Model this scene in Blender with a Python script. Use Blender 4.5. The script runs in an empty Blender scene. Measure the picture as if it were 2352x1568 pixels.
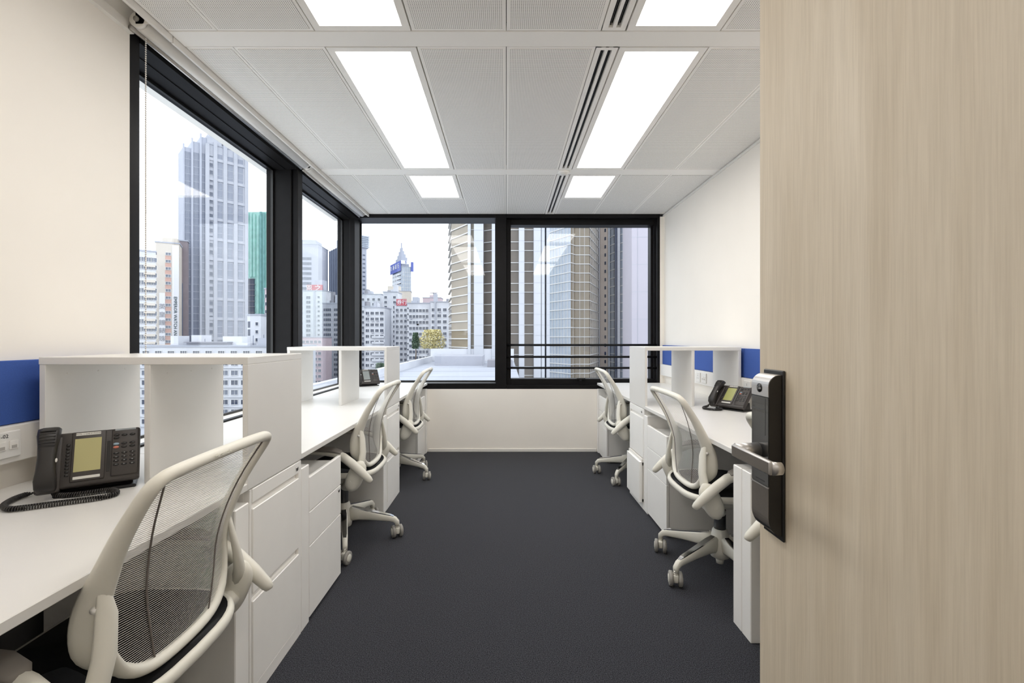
import bpy, bmesh, math, random
import numpy as np
from mathutils import Vector, Matrix

random.seed(7)
SC = bpy.context.scene
COL = SC.collection
F = 1045.0                      # focal length in pixels of the 2352 px wide frame
VX, VY, CH = 1163.0, 777.0, 1.253   # vanishing point of the room and eye height

# ------------------------------------------------------------------ camera
cam_d = bpy.data.cameras.new('camera')
cam_d.sensor_width = 36.0
cam_d.lens = 36.0 * F / 2352.0
cam_d.shift_x = (1176 - VX) / 2352.0
cam_d.shift_y = -(784 - VY) / 2352.0
cam_d.clip_start = 0.05
cam_d.clip_end = 3000
cam = bpy.data.objects.new('camera', cam_d)
cam.location = (0, 0, CH)
cam.rotation_euler = (math.pi / 2, 0, 0)
COL.objects.link(cam)
SC.camera = cam

# ------------------------------------------------------------------ world: even overcast sky
SKY = 2.6
w = bpy.data.worlds.new('sky')
SC.world = w
w.use_nodes = True
bg = w.node_tree.nodes['Background']
bg.inputs[0].default_value = (0.93, 0.965, 1.0, 1)
bg.inputs[1].default_value = SKY

LAMP = 8.0                      # radiance of the ceiling light diffusers
LAMP_COL = (1.0, 0.965, 0.92, 1)

vs = SC.view_settings
vs.view_transform = 'Standard'
vs.look = 'None'
vs.gamma = 1.0
vs.use_curve_mapping = False
vs.exposure = 0.0
SC.cycles.diffuse_bounces = 8
SC.cycles.max_bounces = 14

# ------------------------------------------------------------------ helpers
def px(x, y, Y):
    return Vector(((x - VX) / F * Y, Y, CH - (y - VY) / F * Y))

def lin(r, g, b):
    f = lambda c: c / 255 / 12.92 if c / 255 <= 0.04045 else ((c / 255 + 0.055) / 1.055) ** 2.4
    return (f(r), f(g), f(b))

MATS = {}
def mat(name, col, rough=0.5, metal=0.0, noise=0.0, nscale=30.0, bump=0.0, spec=0.5, coat=0.0):
    if name in MATS:
        return MATS[name]
    m = bpy.data.materials.new(name)
    m.use_nodes = True
    nt = m.node_tree
    b = nt.nodes['Principled BSDF']
    b.inputs['Base Color'].default_value = (*col, 1)
    b.inputs['Roughness'].default_value = rough
    b.inputs['Metallic'].default_value = metal
    b.inputs['Specular IOR Level'].default_value = spec
    if coat:
        b.inputs['Coat Weight'].default_value = coat
    if noise or bump:
        tc = nt.nodes.new('ShaderNodeTexCoord')
        n = nt.nodes.new('ShaderNodeTexNoise')
        n.inputs['Scale'].default_value = nscale
        n.inputs['Detail'].default_value = 3
        nt.links.new(tc.outputs['Object'], n.inputs['Vector'])
        if noise:
            r = nt.nodes.new('ShaderNodeValToRGB')
            r.color_ramp.elements[0].position = 0.3
            r.color_ramp.elements[1].position = 0.7
            r.color_ramp.elements[0].color = (*[c * (1 - noise) for c in col], 1)
            r.color_ramp.elements[1].color = (*[min(1, c * (1 + noise)) for c in col], 1)
            nt.links.new(n.outputs['Fac'], r.inputs[0])
            nt.links.new(r.outputs[0], b.inputs['Base Color'])
        if bump:
            bp = nt.nodes.new('ShaderNodeBump')
            bp.inputs['Strength'].default_value = bump
            bp.inputs['Distance'].default_value = 0.002
            nt.links.new(n.outputs['Fac'], bp.inputs['Height'])
            nt.links.new(bp.outputs[0], b.inputs['Normal'])
    MATS[name] = m
    return m

class MB:
    def __init__(s):
        s.v = []; s.f = []; s.sm = []; s.mi = []
    def add(s, vs_, fs, smooth=False, mi=0):
        o = len(s.v)
        s.v += [tuple(p) for p in vs_]
        for f in fs:
            s.f.append([i + o for i in f]); s.sm.append(smooth); s.mi.append(mi)
        return s
    def box(s, x0, x1, y0, y1, z0, z1, bev=0.0, mi=0, seg=1):
        if bev <= 0:
            vs_ = [(x, y, z) for x in (x0, x1) for y in (y0, y1) for z in (z0, z1)]
            s.add(vs_, [(0, 1, 3, 2), (4, 6, 7, 5), (0, 4, 5, 1), (2, 3, 7, 6), (0, 2, 6, 4), (1, 5, 7, 3)], mi=mi)
        else:
            bm = bmesh.new()
            bmesh.ops.create_cube(bm, size=1)
            for v in bm.verts:
                v.co = ((x0 + x1) / 2 + v.co.x * (x1 - x0), (y0 + y1) / 2 + v.co.y * (y1 - y0), (z0 + z1) / 2 + v.co.z * (z1 - z0))
            bmesh.ops.bevel(bm, geom=bm.edges[:], offset=bev, segments=seg, profile=0.5, affect='EDGES')
            bm.verts.index_update()
            s.add([v.co for v in bm.verts], [[v.index for v in f.verts] for f in bm.faces], smooth=seg > 1, mi=mi)
            bm.free()
        return s
    def loft(s, rings, closed=False, cap=True, smooth=True, mi=0):
        n = len(rings[0]); N = len(rings)
        vs_ = [p for r in rings for p in r]
        fs = []
        for i in range(N if closed else N - 1):
            a = i * n; b = ((i + 1) % N) * n
            for j in range(n):
                k = (j + 1) % n
                fs.append((a + j, a + k, b + k, b + j))
        if cap and not closed:
            fs.append(tuple(reversed(range(n))))
            fs.append(tuple(range((N - 1) * n, N * n)))
        return s.add(vs_, fs, smooth, mi)
    def cyl(s, p0, p1, r0, r1=None, sides=16, mi=0, smooth=True):
        return s.tube([p0, p1], [r0, r0 if r1 is None else r1], sides, mi=mi, smooth=smooth)
    def tube(s, pts, rad, sides=10, closed=False, cap=True, flat=None, mi=0, smooth=True, up=None):
        """round tube; rad a number or list; flat = list of (a,b) radii with 'up' as the b axis"""
        P = [Vector(p) for p in pts]
        N = len(P)
        rings = []
        prev = None
        for i in range(N):
            if closed:
                t = (P[(i + 1) % N] - P[i - 1])
            else:
                t = P[min(i + 1, N - 1)] - P[max(i - 1, 0)]
            t.normalize()
            if up is not None:
                u = Vector(up[i]) if isinstance(up, list) else Vector(up)
            elif prev is not None:
                u = prev
            else:
                u = Vector((0, 0, 1)) if abs(t.z) < 0.9 else Vector((0, 1, 0))
            a = t.cross(u); a.normalize()
            b = a.cross(t); b.normalize()
            prev = b
            ra, rb = (flat[i] if flat else ((rad, rad) if isinstance(rad, (int, float)) else (rad[i], rad[i])))
            rings.append([P[i] + a * (ra * math.cos(2 * math.pi * k / sides)) + b * (rb * math.sin(2 * math.pi * k / sides)) for k in range(sides)])
        return s.loft(rings, closed, cap, smooth, mi)
    def ball(s, c, r, seg=12, rings=8, mi=0, rot=None, smooth=True):
        c = Vector(c); r = Vector(r) if not isinstance(r, (int, float)) else Vector((r, r, r))
        vs_ = []; fs = []
        M = rot if rot is not None else Matrix.Identity(3)
        for i in range(rings + 1):
            th = math.pi * i / rings
            for j in range(seg):
                ph = 2 * math.pi * j / seg
                vs_.append(c + M @ Vector((r.x * math.sin(th) * math.cos(ph), r.y * math.sin(th) * math.sin(ph), r.z * math.cos(th))))
        for i in range(rings):
            for j in range(seg):
                k = (j + 1) % seg
                fs.append((i * seg + j, (i + 1) * seg + j, (i + 1) * seg + k, i * seg + k))
        return s.add(vs_, fs, smooth, mi)
    def mesh(s, name='mesh'):
        me = bpy.data.meshes.new(name)
        me.from_pydata(s.v, [], s.f)
        me.polygons.foreach_set('use_smooth', s.sm)
        me.polygons.foreach_set('material_index', s.mi)
        bm = bmesh.new(); bm.from_mesh(me)
        bmesh.ops.remove_doubles(bm, verts=bm.verts[:], dist=1e-6)
        bmesh.ops.recalc_face_normals(bm, faces=bm.faces[:])
        bm.to_mesh(me); bm.free()
        return me

def put(name, me, m=None, parent=None, loc=(0, 0, 0), rot=(0, 0, 0)):
    o = bpy.data.objects.new(name, me)
    if isinstance(me, bpy.types.Mesh) and m is not None and not me.materials:
        for q in (m if isinstance(m, (list, tuple)) else [m]):
            me.materials.append(q)
    COL.objects.link(o)
    o.parent = parent
    o.location = loc
    o.rotation_euler = rot
    return o

def part(name, mb, m, parent=None, loc=(0, 0, 0), rot=(0, 0, 0), label=None):
    o = put(name, mb.mesh(name), m, parent, loc, rot)
    if label:
        o['label'] = label
    return o

def tag(o, label, cat, group=None, kind=None):
    o['label'] = label
    o['category'] = cat
    if group: o['group'] = group
    if kind: o['kind'] = kind
    return o

def thing(name, label, cat, loc=(0, 0, 0), rz=0.0, group=None):
    o = put(name, None, None, None, loc, (0, 0, rz))
    return tag(o, label, cat, group)

def struct(name, mb, m, parent=None, label=None):
    o = part(name, mb, m, parent)
    if parent is None:
        o['kind'] = 'structure'
        if label: o['label'] = label
    return o

def copy_tree(o, parent=None):
    c = o.copy(); COL.objects.link(c); c.parent = parent
    for ch in list(o.children):
        copy_tree(ch, c)
    return c

def text_mesh(s, size=1.0, extrude=0.0005, align='CENTER', width=None, space=1.0):
    c = bpy.data.curves.new('lettering', 'FONT')
    c.body = s; c.size = size; c.extrude = extrude; c.align_x = align; c.align_y = 'CENTER'
    c.resolution_u = 2; c.space_line = space
    o = bpy.data.objects.new('lettering', c); COL.objects.link(o)
    bpy.context.view_layer.update()
    me = bpy.data.meshes.new_from_object(o.evaluated_get(bpy.context.evaluated_depsgraph_get()))
    if width:
        k = width / max(1e-6, o.dimensions.x)
        me.transform(Matrix.Diagonal((k, 1, 1, 1)))
    bpy.data.objects.remove(o)
    me.materials.clear()
    return me

# ------------------------------------------------------------------ materials
WHITE = mat('white_laminate', lin(228, 226, 222), 0.35, noise=0.012, nscale=4)
WHITE2 = mat('white_powder_coat', lin(248, 246, 242), 0.45, noise=0.012, nscale=8)
WALLP = mat('wall_paint', lin(238, 233, 225), 0.75, noise=0.012, nscale=3, bump=0.05)
TRIMW = mat('white_trim', lin(232, 229, 224), 0.5)
BLACKF = mat('black_window_frame', lin(24, 23, 24), 0.42, noise=0.1, nscale=15, spec=0.15)
BLACKP = mat('black_plastic', lin(38, 35, 33), 0.42, noise=0.05, nscale=60)
DARKP = mat('dark_plastic', lin(24, 23, 22), 0.3)
BLUE = mat('blue_fabric', lin(54, 86, 160), 0.85, noise=0.08, nscale=400, bump=0.2)
CEILP = mat('ceiling_white', lin(246, 244, 240), 0.6)
CHAIRW = mat('cream_plastic', lin(228, 225, 214), 0.42, noise=0.012, nscale=10)
CHROME = mat('polished_aluminium', (0.8, 0.8, 0.8), 0.1, 1.0)
GREYP = mat('grey_pad', lin(130, 124, 118), 0.6)
WHEEL = mat('grey_caster', lin(150, 147, 141), 0.5)
STEEL = mat('satin_steel', lin(178, 176, 174), 0.32, 1.0, noise=0.05, nscale=40)
SEATM = mat('dark_seat_mesh', lin(30, 31, 36), 0.8, noise=0.3, nscale=500, bump=0.3)
PORT = mat('shadow_gap', lin(20, 20, 20), 0.8)

def mesh_thread_mat():
    m = mat('white_mesh_thread', lin(218, 216, 212), 0.5)
    return m
THREAD = mesh_thread_mat()

def carpet_mat():
    m = bpy.data.materials.new('charcoal_carpet'); m.use_nodes = True
    nt = m.node_tree; b = nt.nodes['Principled BSDF']
    tc = nt.nodes.new('ShaderNodeTexCoord')
    n = nt.nodes.new('ShaderNodeTexNoise'); n.inputs['Scale'].default_value = 260; n.inputs['Detail'].default_value = 3
    v = nt.nodes.new('ShaderNodeTexVoronoi'); v.inputs['Scale'].default_value = 330
    r = nt.nodes.new('ShaderNodeValToRGB')
    r.color_ramp.elements[0].position = 0.32; r.color_ramp.elements[0].color = (*lin(16, 16, 18), 1)
    r.color_ramp.elements[1].position = 0.7; r.color_ramp.elements[1].color = (*lin(78, 79, 86), 1)
    for q in (n, v): nt.links.new(tc.outputs['Object'], q.inputs['Vector'])
    nt.links.new(n.outputs['Fac'], r.inputs[0])
    nt.links.new(r.outputs[0], b.inputs['Base Color'])
    bp = nt.nodes.new('ShaderNodeBump'); bp.inputs['Strength'].default_value = 0.35; bp.inputs['Distance'].default_value = 0.003
    nt.links.new(v.outputs['Distance'], bp.inputs['Height']); nt.links.new(bp.outputs[0], b.inputs['Normal'])
    b.inputs['Roughness'].default_value = 0.95
    b.inputs['Specular IOR Level'].default_value = 0.1
    b.inputs['Sheen Weight'].default_value = 0.16
    b.inputs['Sheen Roughness'].default_value = 0.35
    return m
CARPET = carpet_mat()

def perforated_mat():
    m = bpy.data.materials.new('perforated_ceiling_steel'); m.use_nodes = True
    nt = m.node_tree; b = nt.nodes['Principled BSDF']; L = nt.links
    tc = nt.nodes.new('ShaderNodeTexCoord')
    sc = nt.nodes.new('ShaderNodeVectorMath'); sc.operation = 'SCALE'; sc.inputs['Scale'].default_value = 1 / 0.0085
    fr = nt.nodes.new('ShaderNodeVectorMath'); fr.operation = 'FRACTION'
    sb = nt.nodes.new('ShaderNodeVectorMath'); sb.operation = 'SUBTRACT'; sb.inputs[1].default_value = (0.5, 0.5, 0)
    mu = nt.nodes.new('ShaderNodeVectorMath'); mu.operation = 'MULTIPLY'; mu.inputs[1].default_value = (1, 1, 0)
    ln = nt.nodes.new('ShaderNodeVectorMath'); ln.operation = 'LENGTH'
    gt = nt.nodes.new('ShaderNodeMath'); gt.operation = 'LESS_THAN'; gt.inputs[1].default_value = 0.25
    mx = nt.nodes.new('ShaderNodeMix'); mx.data_type = 'RGBA'
    mx.inputs[6].default_value = (*lin(246, 244, 240), 1)
    mx.inputs[7].default_value = (*lin(130, 128, 126), 1)
    L.new(tc.outputs['Object'], sc.inputs[0]); L.new(sc.outputs[0], fr.inputs[0]); L.new(fr.outputs[0], sb.inputs[0])
    L.new(sb.outputs[0], mu.inputs[0]); L.new(mu.outputs[0], ln.inputs[0]); L.new(ln.outputs['Value'], gt.inputs[0])
    L.new(gt.outputs[0], mx.inputs[0]); L.new(mx.outputs[2], b.inputs['Base Color'])
    b.inputs['Roughness'].default_value = 0.6
    return m
PERF = perforated_mat()

def emit_mat(name, col, s):
    m = bpy.data.materials.new(name); m.use_nodes = True
    nt = m.node_tree; nt.nodes.remove(nt.nodes['Principled BSDF'])
    e = nt.nodes.new('ShaderNodeEmission'); e.inputs[0].default_value = col; e.inputs[1].default_value = s
    nt.links.new(e.outputs[0], nt.nodes['Material Output'].inputs[0])
    return m
LIT = emit_mat('lit_diffuser', LAMP_COL, LAMP)

def glass_mat():
    m = bpy.data.materials.new('window_glass'); m.use_nodes = True
    nt = m.node_tree; nt.nodes.remove(nt.nodes['Principled BSDF']); L = nt.links
    t = nt.nodes.new('ShaderNodeBsdfTransparent'); t.inputs[0].default_value = (0.96, 0.975, 0.985, 1)
    g = nt.nodes.new('ShaderNodeBsdfGlossy'); g.inputs['Roughness'].default_value = 0.0
    g.inputs[0].default_value = (1, 1, 1, 1)
    ge = nt.nodes.new('ShaderNodeNewGeometry')
    dt_ = nt.nodes.new('ShaderNodeVectorMath'); dt_.operation = 'DOT_PRODUCT'
    L.new(ge.outputs['Normal'], dt_.inputs[0]); L.new(ge.outputs['Incoming'], dt_.inputs[1])
    def mth(op, i0, v1=None, v0=None):
        n = nt.nodes.new('ShaderNodeMath'); n.operation = op
        if i0 is not None: L.new(i0, n.inputs[0])
        if v0 is not None: n.inputs[0].default_value = v0
        if v1 is not None: n.inputs[1].default_value = v1
        return n
    ab = mth('ABSOLUTE', dt_.outputs['Value'])
    om = mth('SUBTRACT', None, None, 1.0); L.new(ab.outputs[0], om.inputs[1])
    pw = mth('POWER', om.outputs[0], 5.0)
    ml = mth('MULTIPLY', pw.outputs[0], 0.7)
    fz = mth('ADD', ml.outputs[0], 0.022)
    mx = nt.nodes.new('ShaderNodeMixShader')
    L.new(fz.outputs[0], mx.inputs[0]); L.new(t.outputs[0], mx.inputs[1]); L.new(g.outputs[0], mx.inputs[2])
    L.new(mx.outputs[0], nt.nodes['Material Output'].inputs[0])
    return m
GLASS = glass_mat()

def wood_mat():
    m = bpy.data.materials.new('pale_oak_veneer'); m.use_nodes = True
    nt = m.node_tree; b = nt.nodes['Principled BSDF']; L = nt.links
    tc = nt.nodes.new('ShaderNodeTexCoord')
    def noise(scale, detail, dist=0.0):
        mp = nt.nodes.new('ShaderNodeMapping'); mp.inputs['Scale'].default_value = scale
        n = nt.nodes.new('ShaderNodeTexNoise'); n.inputs['Scale'].default_value = 1; n.inputs['Detail'].default_value = detail
        n.inputs['Distortion'].default_value = dist
        L.new(tc.outputs['Object'], mp.inputs[0]); L.new(mp.outputs[0], n.inputs['Vector'])
        return n
    big = noise((1, 11, 0.9), 3, 0.6)
    fine = noise((1, 330, 9), 4, 0.3)
    mid = noise((1, 60, 2.2), 4, 0.8)
    def ramp(p0, c0, p1, c1):
        r = nt.nodes.new('ShaderNodeValToRGB')
        r.color_ramp.elements[0].position = p0; r.color_ramp.elements[0].color = (*c0, 1)
        r.color_ramp.elements[1].position = p1; r.color_ramp.elements[1].color = (*c1, 1)
        return r
    r1 = ramp(0.3, lin(214, 200, 177), 0.75, lin(231, 219, 199))
    r2 = ramp(0.3, (0.8, 0.78, 0.75), 0.6, (1, 1, 1))
    r3 = ramp(0.34, (0.86, 0.85, 0.83), 0.62, (1, 1, 1))
    L.new(big.outputs['Fac'], r1.inputs[0]); L.new(fine.outputs['Fac'], r2.inputs[0]); L.new(mid.outputs['Fac'], r3.inputs[0])
    a = nt.nodes.new('ShaderNodeMix'); a.data_type = 'RGBA'; a.blend_type = 'MULTIPLY'; a.inputs[0].default_value = 0.4
    c = nt.nodes.new('ShaderNodeMix'); c.data_type = 'RGBA'; c.blend_type = 'MULTIPLY'; c.inputs[0].default_value = 0.45
    L.new(r1.outputs[0], a.inputs[6]); L.new(r2.outputs[0], a.inputs[7])
    L.new(a.outputs[2], c.inputs[6]); L.new(r3.outputs[0], c.inputs[7])
    L.new(c.outputs[2], b.inputs['Base Color'])
    bp = nt.nodes.new('ShaderNodeBump'); bp.inputs['Strength'].default_value = 0.15; bp.inputs['Distance'].default_value = 0.001
    L.new(fine.outputs['Fac'], bp.inputs['Height']); L.new(bp.outputs[0], b.inputs['Normal'])
    b.inputs['Roughness'].default_value = 0.55
    return m
WOOD = wood_mat()

# ================================================================== the room shell
XL, XR, YF, YN, ZC = -1.65, 1.745, 5.036, 0.15, 2.626
GX, GY = -1.84, 5.245           # glass planes of the left and the far windows
HEAD, SILL = 2.582, 0.756

floor = struct('floor', MB().box(-2.3, 2.7, -3.0, 5.3, -0.12, 0.0), CARPET, label='charcoal loop pile carpet floor')
wl = MB()
wl.box(XL - 0.25, XL, YN - 0.1, 1.993, 0, 2.62)            # plain wall beside the windows
wl.box(XL - 0.25, XL, 1.993, 5.3, 0, 0.72)                 # below the windows
wall_left = struct('wall_left', wl, WALLP, label='warm white painted wall beside the tall windows')
struct('wall_right', MB().box(XR, XR + 0.2, YN - 0.1, 5.3, 0, 2.60), WALLP, label='plain white painted wall above the blue pinboards')
wf = MB().box(-1.9, XR, YF, 5.3, 0, 0.694).box(1.70, XR, YF, 5.3, 0.694, 2.6)
struct('wall_far', wf, mat('lightened_wall_paint', lin(248, 243, 235), 0.75, noise=0.012, nscale=3, bump=0.05), label='low cream wall under the far windows')  # wall paint lightened here to make up for missing light on this wall
struct('baseboard_far', MB().box(-0.86, 0.995, YF - 0.012, YF, 0, 0.035, 0.003), TRIMW, label='thin white baseboard under the far windows')
wn = MB().box(-1.9, -0.36, YN - 0.1, YN, 0, 2.7).box(0.68, XR + 0.2, YN - 0.1, YN, 0, 2.7).box(-0.36, 0.68, YN - 0.1, YN, 2.33, 2.7)
struct('wall_near', wn, WALLP, label='white wall around the open doorway')
struct('wall_corridor', MB().box(-2.3, 2.7, -3.1, -3.0, 0, 2.7).box(-2.4, -2.3, -3.0, 0.1, 0, 2.7).box(2.7, 2.8, -3.0, 0.1, 0, 2.7), WALLP, label='white corridor walls behind the doorway')
tr = MB().box(XR - 0.012, XR, YN, YF, 2.60, 2.615).box(XR, XR + 0.2, YN, 5.3, 2.60, 2.7)
struct('trim_1', tr, TRIMW, label='white shadow gap trim along the ceiling edge')

GREYK = mat('plenum_grey', lin(70, 70, 70), 0.8)
# ceiling: slab above with panels, bands and edge trims
cs = MB().box(-1.53, XR + 0.2, YN - 0.1, 5.3, 2.665, 2.72)
struct('ceiling_pocket', MB().box(-2.0, -1.53, YN - 0.1, 5.3, 2.70, 2.74).box(-1.545, -1.53, YN, 5.3, 2.665, 2.72), CEILP, label='white roof of the blind pocket')
struct('ceiling_corridor', MB().box(-2.3, 2.7, -3.0, YN - 0.1, 2.665, 2.72), CEILP, label='plain white corridor ceiling')
ceiling = struct('ceiling', cs, GREYK, label='white perforated metal ceiling with pale bands')
struct('wall_left_upper', MB().box(-2.0, -1.86, YN, 5.3, 2.62, 2.72).box(-1.86, XL - 0.005, YN, 1.993, 2.62, 2.64).box(XL, XL + 0.004, YN, 5.03, 2.625, 2.70), CEILP, label='back of the blind pocket above the windows')
struct('trim_2', MB().box(XL, XL + 0.02, YN, 1.993, 2.585, 2.622), TRIMW, label='small white trim along the top of the left wall')
GAP = 0.0016
def ceil_panel(x0, x1, y0, y1):
    a, b = (x1 - x0) / 2 - GAP, (y1 - y0) / 2 - GAP
    m = MB()
    m.box(-a, a, -b, b, 0.002, 0.03)
    e = 0.014
    m.box(-a + e, a - e, -b + e, b - e, -0.0004, 0.003, mi=1)
    o = part('ceiling_panel', m, [CEILP, PERF], ceiling, loc=((x0 + x1) / 2, (y0 + y1) / 2, ZC))
    return o
CX = [(-1.515, -1.29), (-1.29, -0.858), (-0.423, 0.0), (0.0, 0.423), (0.958, 1.38), (1.38, 1.752)]
ROWS = [(0.16, 0.38), (0.49, 2.035), (2.145, 3.702), (3.816, 5.03)]
for y0, y1 in ROWS:
    for x0, x1 in CX:
        ceil_panel(x0, x1, y0, y1)
for y0, y1 in ((0.38, 0.49), (2.035, 2.145), (3.702, 3.816)):
    part('ceiling_band', MB().box(-1.515, 1.752, y0 + 0.002, y1 - 0.002, ZC, ZC + 0.04, 0.002), CEILP, ceiling)
for x0, x1 in ((-0.858, -0.423), (0.423, 0.532), (0.532, 0.958)):
    ceil_panel(x0, x1, 0.16, 0.38)
    if x1 - x0 > 0.2:
        ceil_panel(x0, x1, 4.47, 5.03)
for y0, y1 in ((0.16, 2.07), (2.075, 3.72), (3.725, 5.03)):
    part('edge_trim', MB().box(-1.53, -1.517, y0, y1, 2.598, 2.668, 0.002), TRIMW, ceiling)

def ceiling_light(x0, x1, y0, y1, label):
    t = thing('ceiling_light', label, 'light', ((x0 + x1) / 2, (y0 + y1) / 2, ZC), group='ceiling light panels')
    a, b, e = (x1 - x0) / 2 - 0.005, (y1 - y0) / 2 - 0.003, 0.032
    fr = MB()
    fr.box(-a, -a + e, -b, b, 0, 0.036).box(a - e, a, -b, b, 0, 0.036).box(-a + e, a - e, -b, -b + e, 0, 0.036).box(-a + e, a - e, b - e, b, 0, 0.036)
    part('frame', fr, CEILP, t)
    part('diffuser', MB().box(-a + e, a - e, -b + e, b - e, 0.020, 0.034), LIT, t)
    return t
ceiling_light(-0.858, -0.423, 0.49, 2.035, 'long lit ceiling panel cut by the top edge, on the window side')
ceiling_light(-0.858, -0.423, 2.145, 3.702, 'long lit ceiling panel whole in view, on the window side')
ceiling_light(-0.858, -0.423, 3.816, 4.47, 'short lit ceiling panel near the far windows, on the blind side')
ceiling_light(0.532, 0.958, 0.49, 2.035, 'long lit ceiling panel cut by the top edge, on the door side')
ceiling_light(0.532, 0.958, 2.145, 3.702, 'long lit ceiling panel whole in view, beside the slot diffuser')
ceiling_light(0.532, 0.958, 3.816, 4.47, 'short lit ceiling panel near the far windows, beside the slot diffuser')
for k, x in enumerate((-1.2, 0.3, 1.8)):  # unseen corridor panels, added for fill and for reflections in the glass
    ceiling_light(x - 0.22, x + 0.22, -2.2, -0.7, ['unseen fill light panel added behind the doorway, window side', 'unseen fill light panel added behind the doorway, middle one', 'unseen fill light panel added behind the doorway, door side'][k])

def air_slot(y0, y1, label):
    t = thing('air_diffuser', label, 'air vent', (0.4775, (y0 + y1) / 2, ZC), group='linear slot diffusers in the ceiling')
    a, b = 0.0515, (y1 - y0) / 2 - 0.004
    fr = MB()
    for q0, q1 in ((-a, -0.0275), (-0.0075, 0.0075), (0.0275, a)):
        fr.box(q0, q1, -b, b, 0, 0.03)
    fr.box(-a, a, -b, -b + 0.02, 0.0005, 0.03).box(-a, a, b - 0.02, b, 0.0005, 0.03)
    part('frame', fr, CEILP, t)
    for q in (-0.0175, 0.0175):
        part('slot', MB().box(q - 0.011, q + 0.011, -b, b, 0.022, 0.036), PORT, t, label='dark slot')
        part('blade', MB().box(q - 0.0015, q + 0.0015, -b + 0.02, b - 0.02, 0.012, 0.03), DARKP, t)
air_slot(0.49, 2.035, 'twin slot air diffuser cut by the top edge of the picture')
air_slot(2.145, 3.702, 'twin slot air diffuser running beside the long lit panel')
air_slot(3.816, 5.03, 'twin slot air diffuser reaching the far windows')
dt = thing('smoke_detector', 'small white disc detector on the ceiling band', 'detector', (0.475, 3.757, ZC))
part('housing', MB().cyl((0, 0, 0), (0, 0, -0.012), 0.048, 0.045, 24), CEILP, dt)
part('sensor', MB().cyl((0, 0, -0.012), (0, 0, -0.018), 0.03, 0.026, 20), TRIMW, dt)

# ------------------------------------------------------------------ windows
def frame_obj(name, label):
    o = put(name, None)
    o['kind'] = 'structure'; o['label'] = label
    return o
w1 = frame_obj('window_1', 'tall black framed window nearest the left wall')
w2 = frame_obj('window_2', 'narrow tall black framed window next to the corner post')
w3 = frame_obj('window_3', 'wide fixed far window on the corner side')
w4 = frame_obj('window_4', 'far casement window with three black safety rails')
BX = GX - 0.05
# left windows
part('window_frame', MB().box(BX, XL, 1.993, 2.05, 0.70, 2.70, 0.004), BLACKF, w1)
part('window_head', MB().box(BX, XL, 2.05, 3.58, HEAD, 2.70).box(XL - 0.09, XL - 0.085, 2.05, 3.58, HEAD - 0.004, HEAD), BLACKF, w1)
part('window_frame', MB().box(BX, XL - 0.045, 3.58, 3.684, 0.70, 2.70, 0.004).box(XL - 0.045, XL, 3.60, 3.684, 0.70, 2.70, 0.004), BLACKF, w1)
part('window_sill', MB().box(GX, XL - 0.03, 2.05, 3.58, 0.70, 0.752), TRIMW, w1)
part('sill_strip', MB().box(XL - 0.03, XL, 2.05, 3.58, 0.70, 0.772), BLACKF, w1)
part('pane', MB().box(GX - 0.01, GX, 2.05, 3.58, 0.752, HEAD), GLASS, w1)
part('gasket', MB().box(GX - 0.005, GX + 0.012, 3.562, 3.58, 0.752, HEAD).box(GX - 0.005, GX + 0.012, 2.05, 3.58, HEAD - 0.016, HEAD).box(GX - 0.005, GX + 0.012, 2.05, 3.58, 0.752, 0.766), DARKP, w1)
part('window_head', MB().box(BX, XL, 3.684, 5.087, HEAD, 2.70).box(XL - 0.09, XL - 0.085, 3.684, 5.087, HEAD - 0.004, HEAD), BLACKF, w2)
part('window_sill', MB().box(GX, XL - 0.03, 3.684, 5.087, 0.70, 0.752), TRIMW, w2)
part('sill_strip', MB().box(XL - 0.03, XL, 3.684, 5.087, 0.70, 0.772), BLACKF, w2)
part('pane', MB().box(GX - 0.01, GX, 3.684, 5.087, 0.752, HEAD), GLASS, w2)
part('gasket', MB().box(GX - 0.005, GX + 0.012, 5.07, 5.087, 0.752, HEAD).box(GX - 0.005, GX + 0.012, 3.684, 5.087, HEAD - 0.016, HEAD).box(GX - 0.005, GX + 0.012, 3.684, 5.087, 0.752, 0.766), DARKP, w2)
part('corner_post', MB().box(BX, -1.735, 5.087, 5.30, 0.69, 2.70, 0.004).box(-1.735, -1.68, YF, 5.30, 0.69, 2.70, 0.004), BLACKF, w2)
# far windows
part('window_head', MB().box(-1.68, -0.118, YF, 5.30, HEAD + 0.006, 2.70), BLACKF, w3)
part('window_sill', MB().box(-1.68, -0.118, YF, 5.30, 0.694, SILL), BLACKF, w3)
part('window_frame', MB().box(-0.118, 0.0, YF, 5.30, 0.694, 2.70, 0.004), BLACKF, w3)
part('gasket', MB().box(-1.68, -0.118, GY - 0.012, GY + 0.004, SILL, SILL + 0.014).box(-1.68, -1.668, GY - 0.012, GY + 0.004, SILL, HEAD).box(-0.13, -0.118, GY - 0.012, GY + 0.004, SILL, HEAD), DARKP, w3)
part('pane', MB().box(-1.68, -0.118, GY, GY + 0.01, SILL, HEAD + 0.006), GLASS, w3)
of = MB().box(0.0, 1.70, YF, 5.30, HEAD + 0.006, 2.70).box(0.0, 1.70, YF, 5.30, 0.694, 0.735).box(1.672, 1.70, YF, 5.30, 0.735, HEAD + 0.006)
part('window_frame', of, BLACKF, w4)
cf = MB().box(0.0, 0.05, 5.10, 5.24, 0.735, HEAD + 0.006, 0.003).box(1.655, 1.675, 5.10, 5.24, 0.735, HEAD + 0.006, 0.003)
cf.box(0.05, 1.655, 5.10, 5.24, 2.525, HEAD + 0.006, 0.003).box(0.05, 1.655, 5.10, 5.24, 0.735, 0.80, 0.003).box(1.63, 1.655, 5.14, 5.24, 0.8, 2.525)
part('casement', cf, BLACKF, w4)
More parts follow.
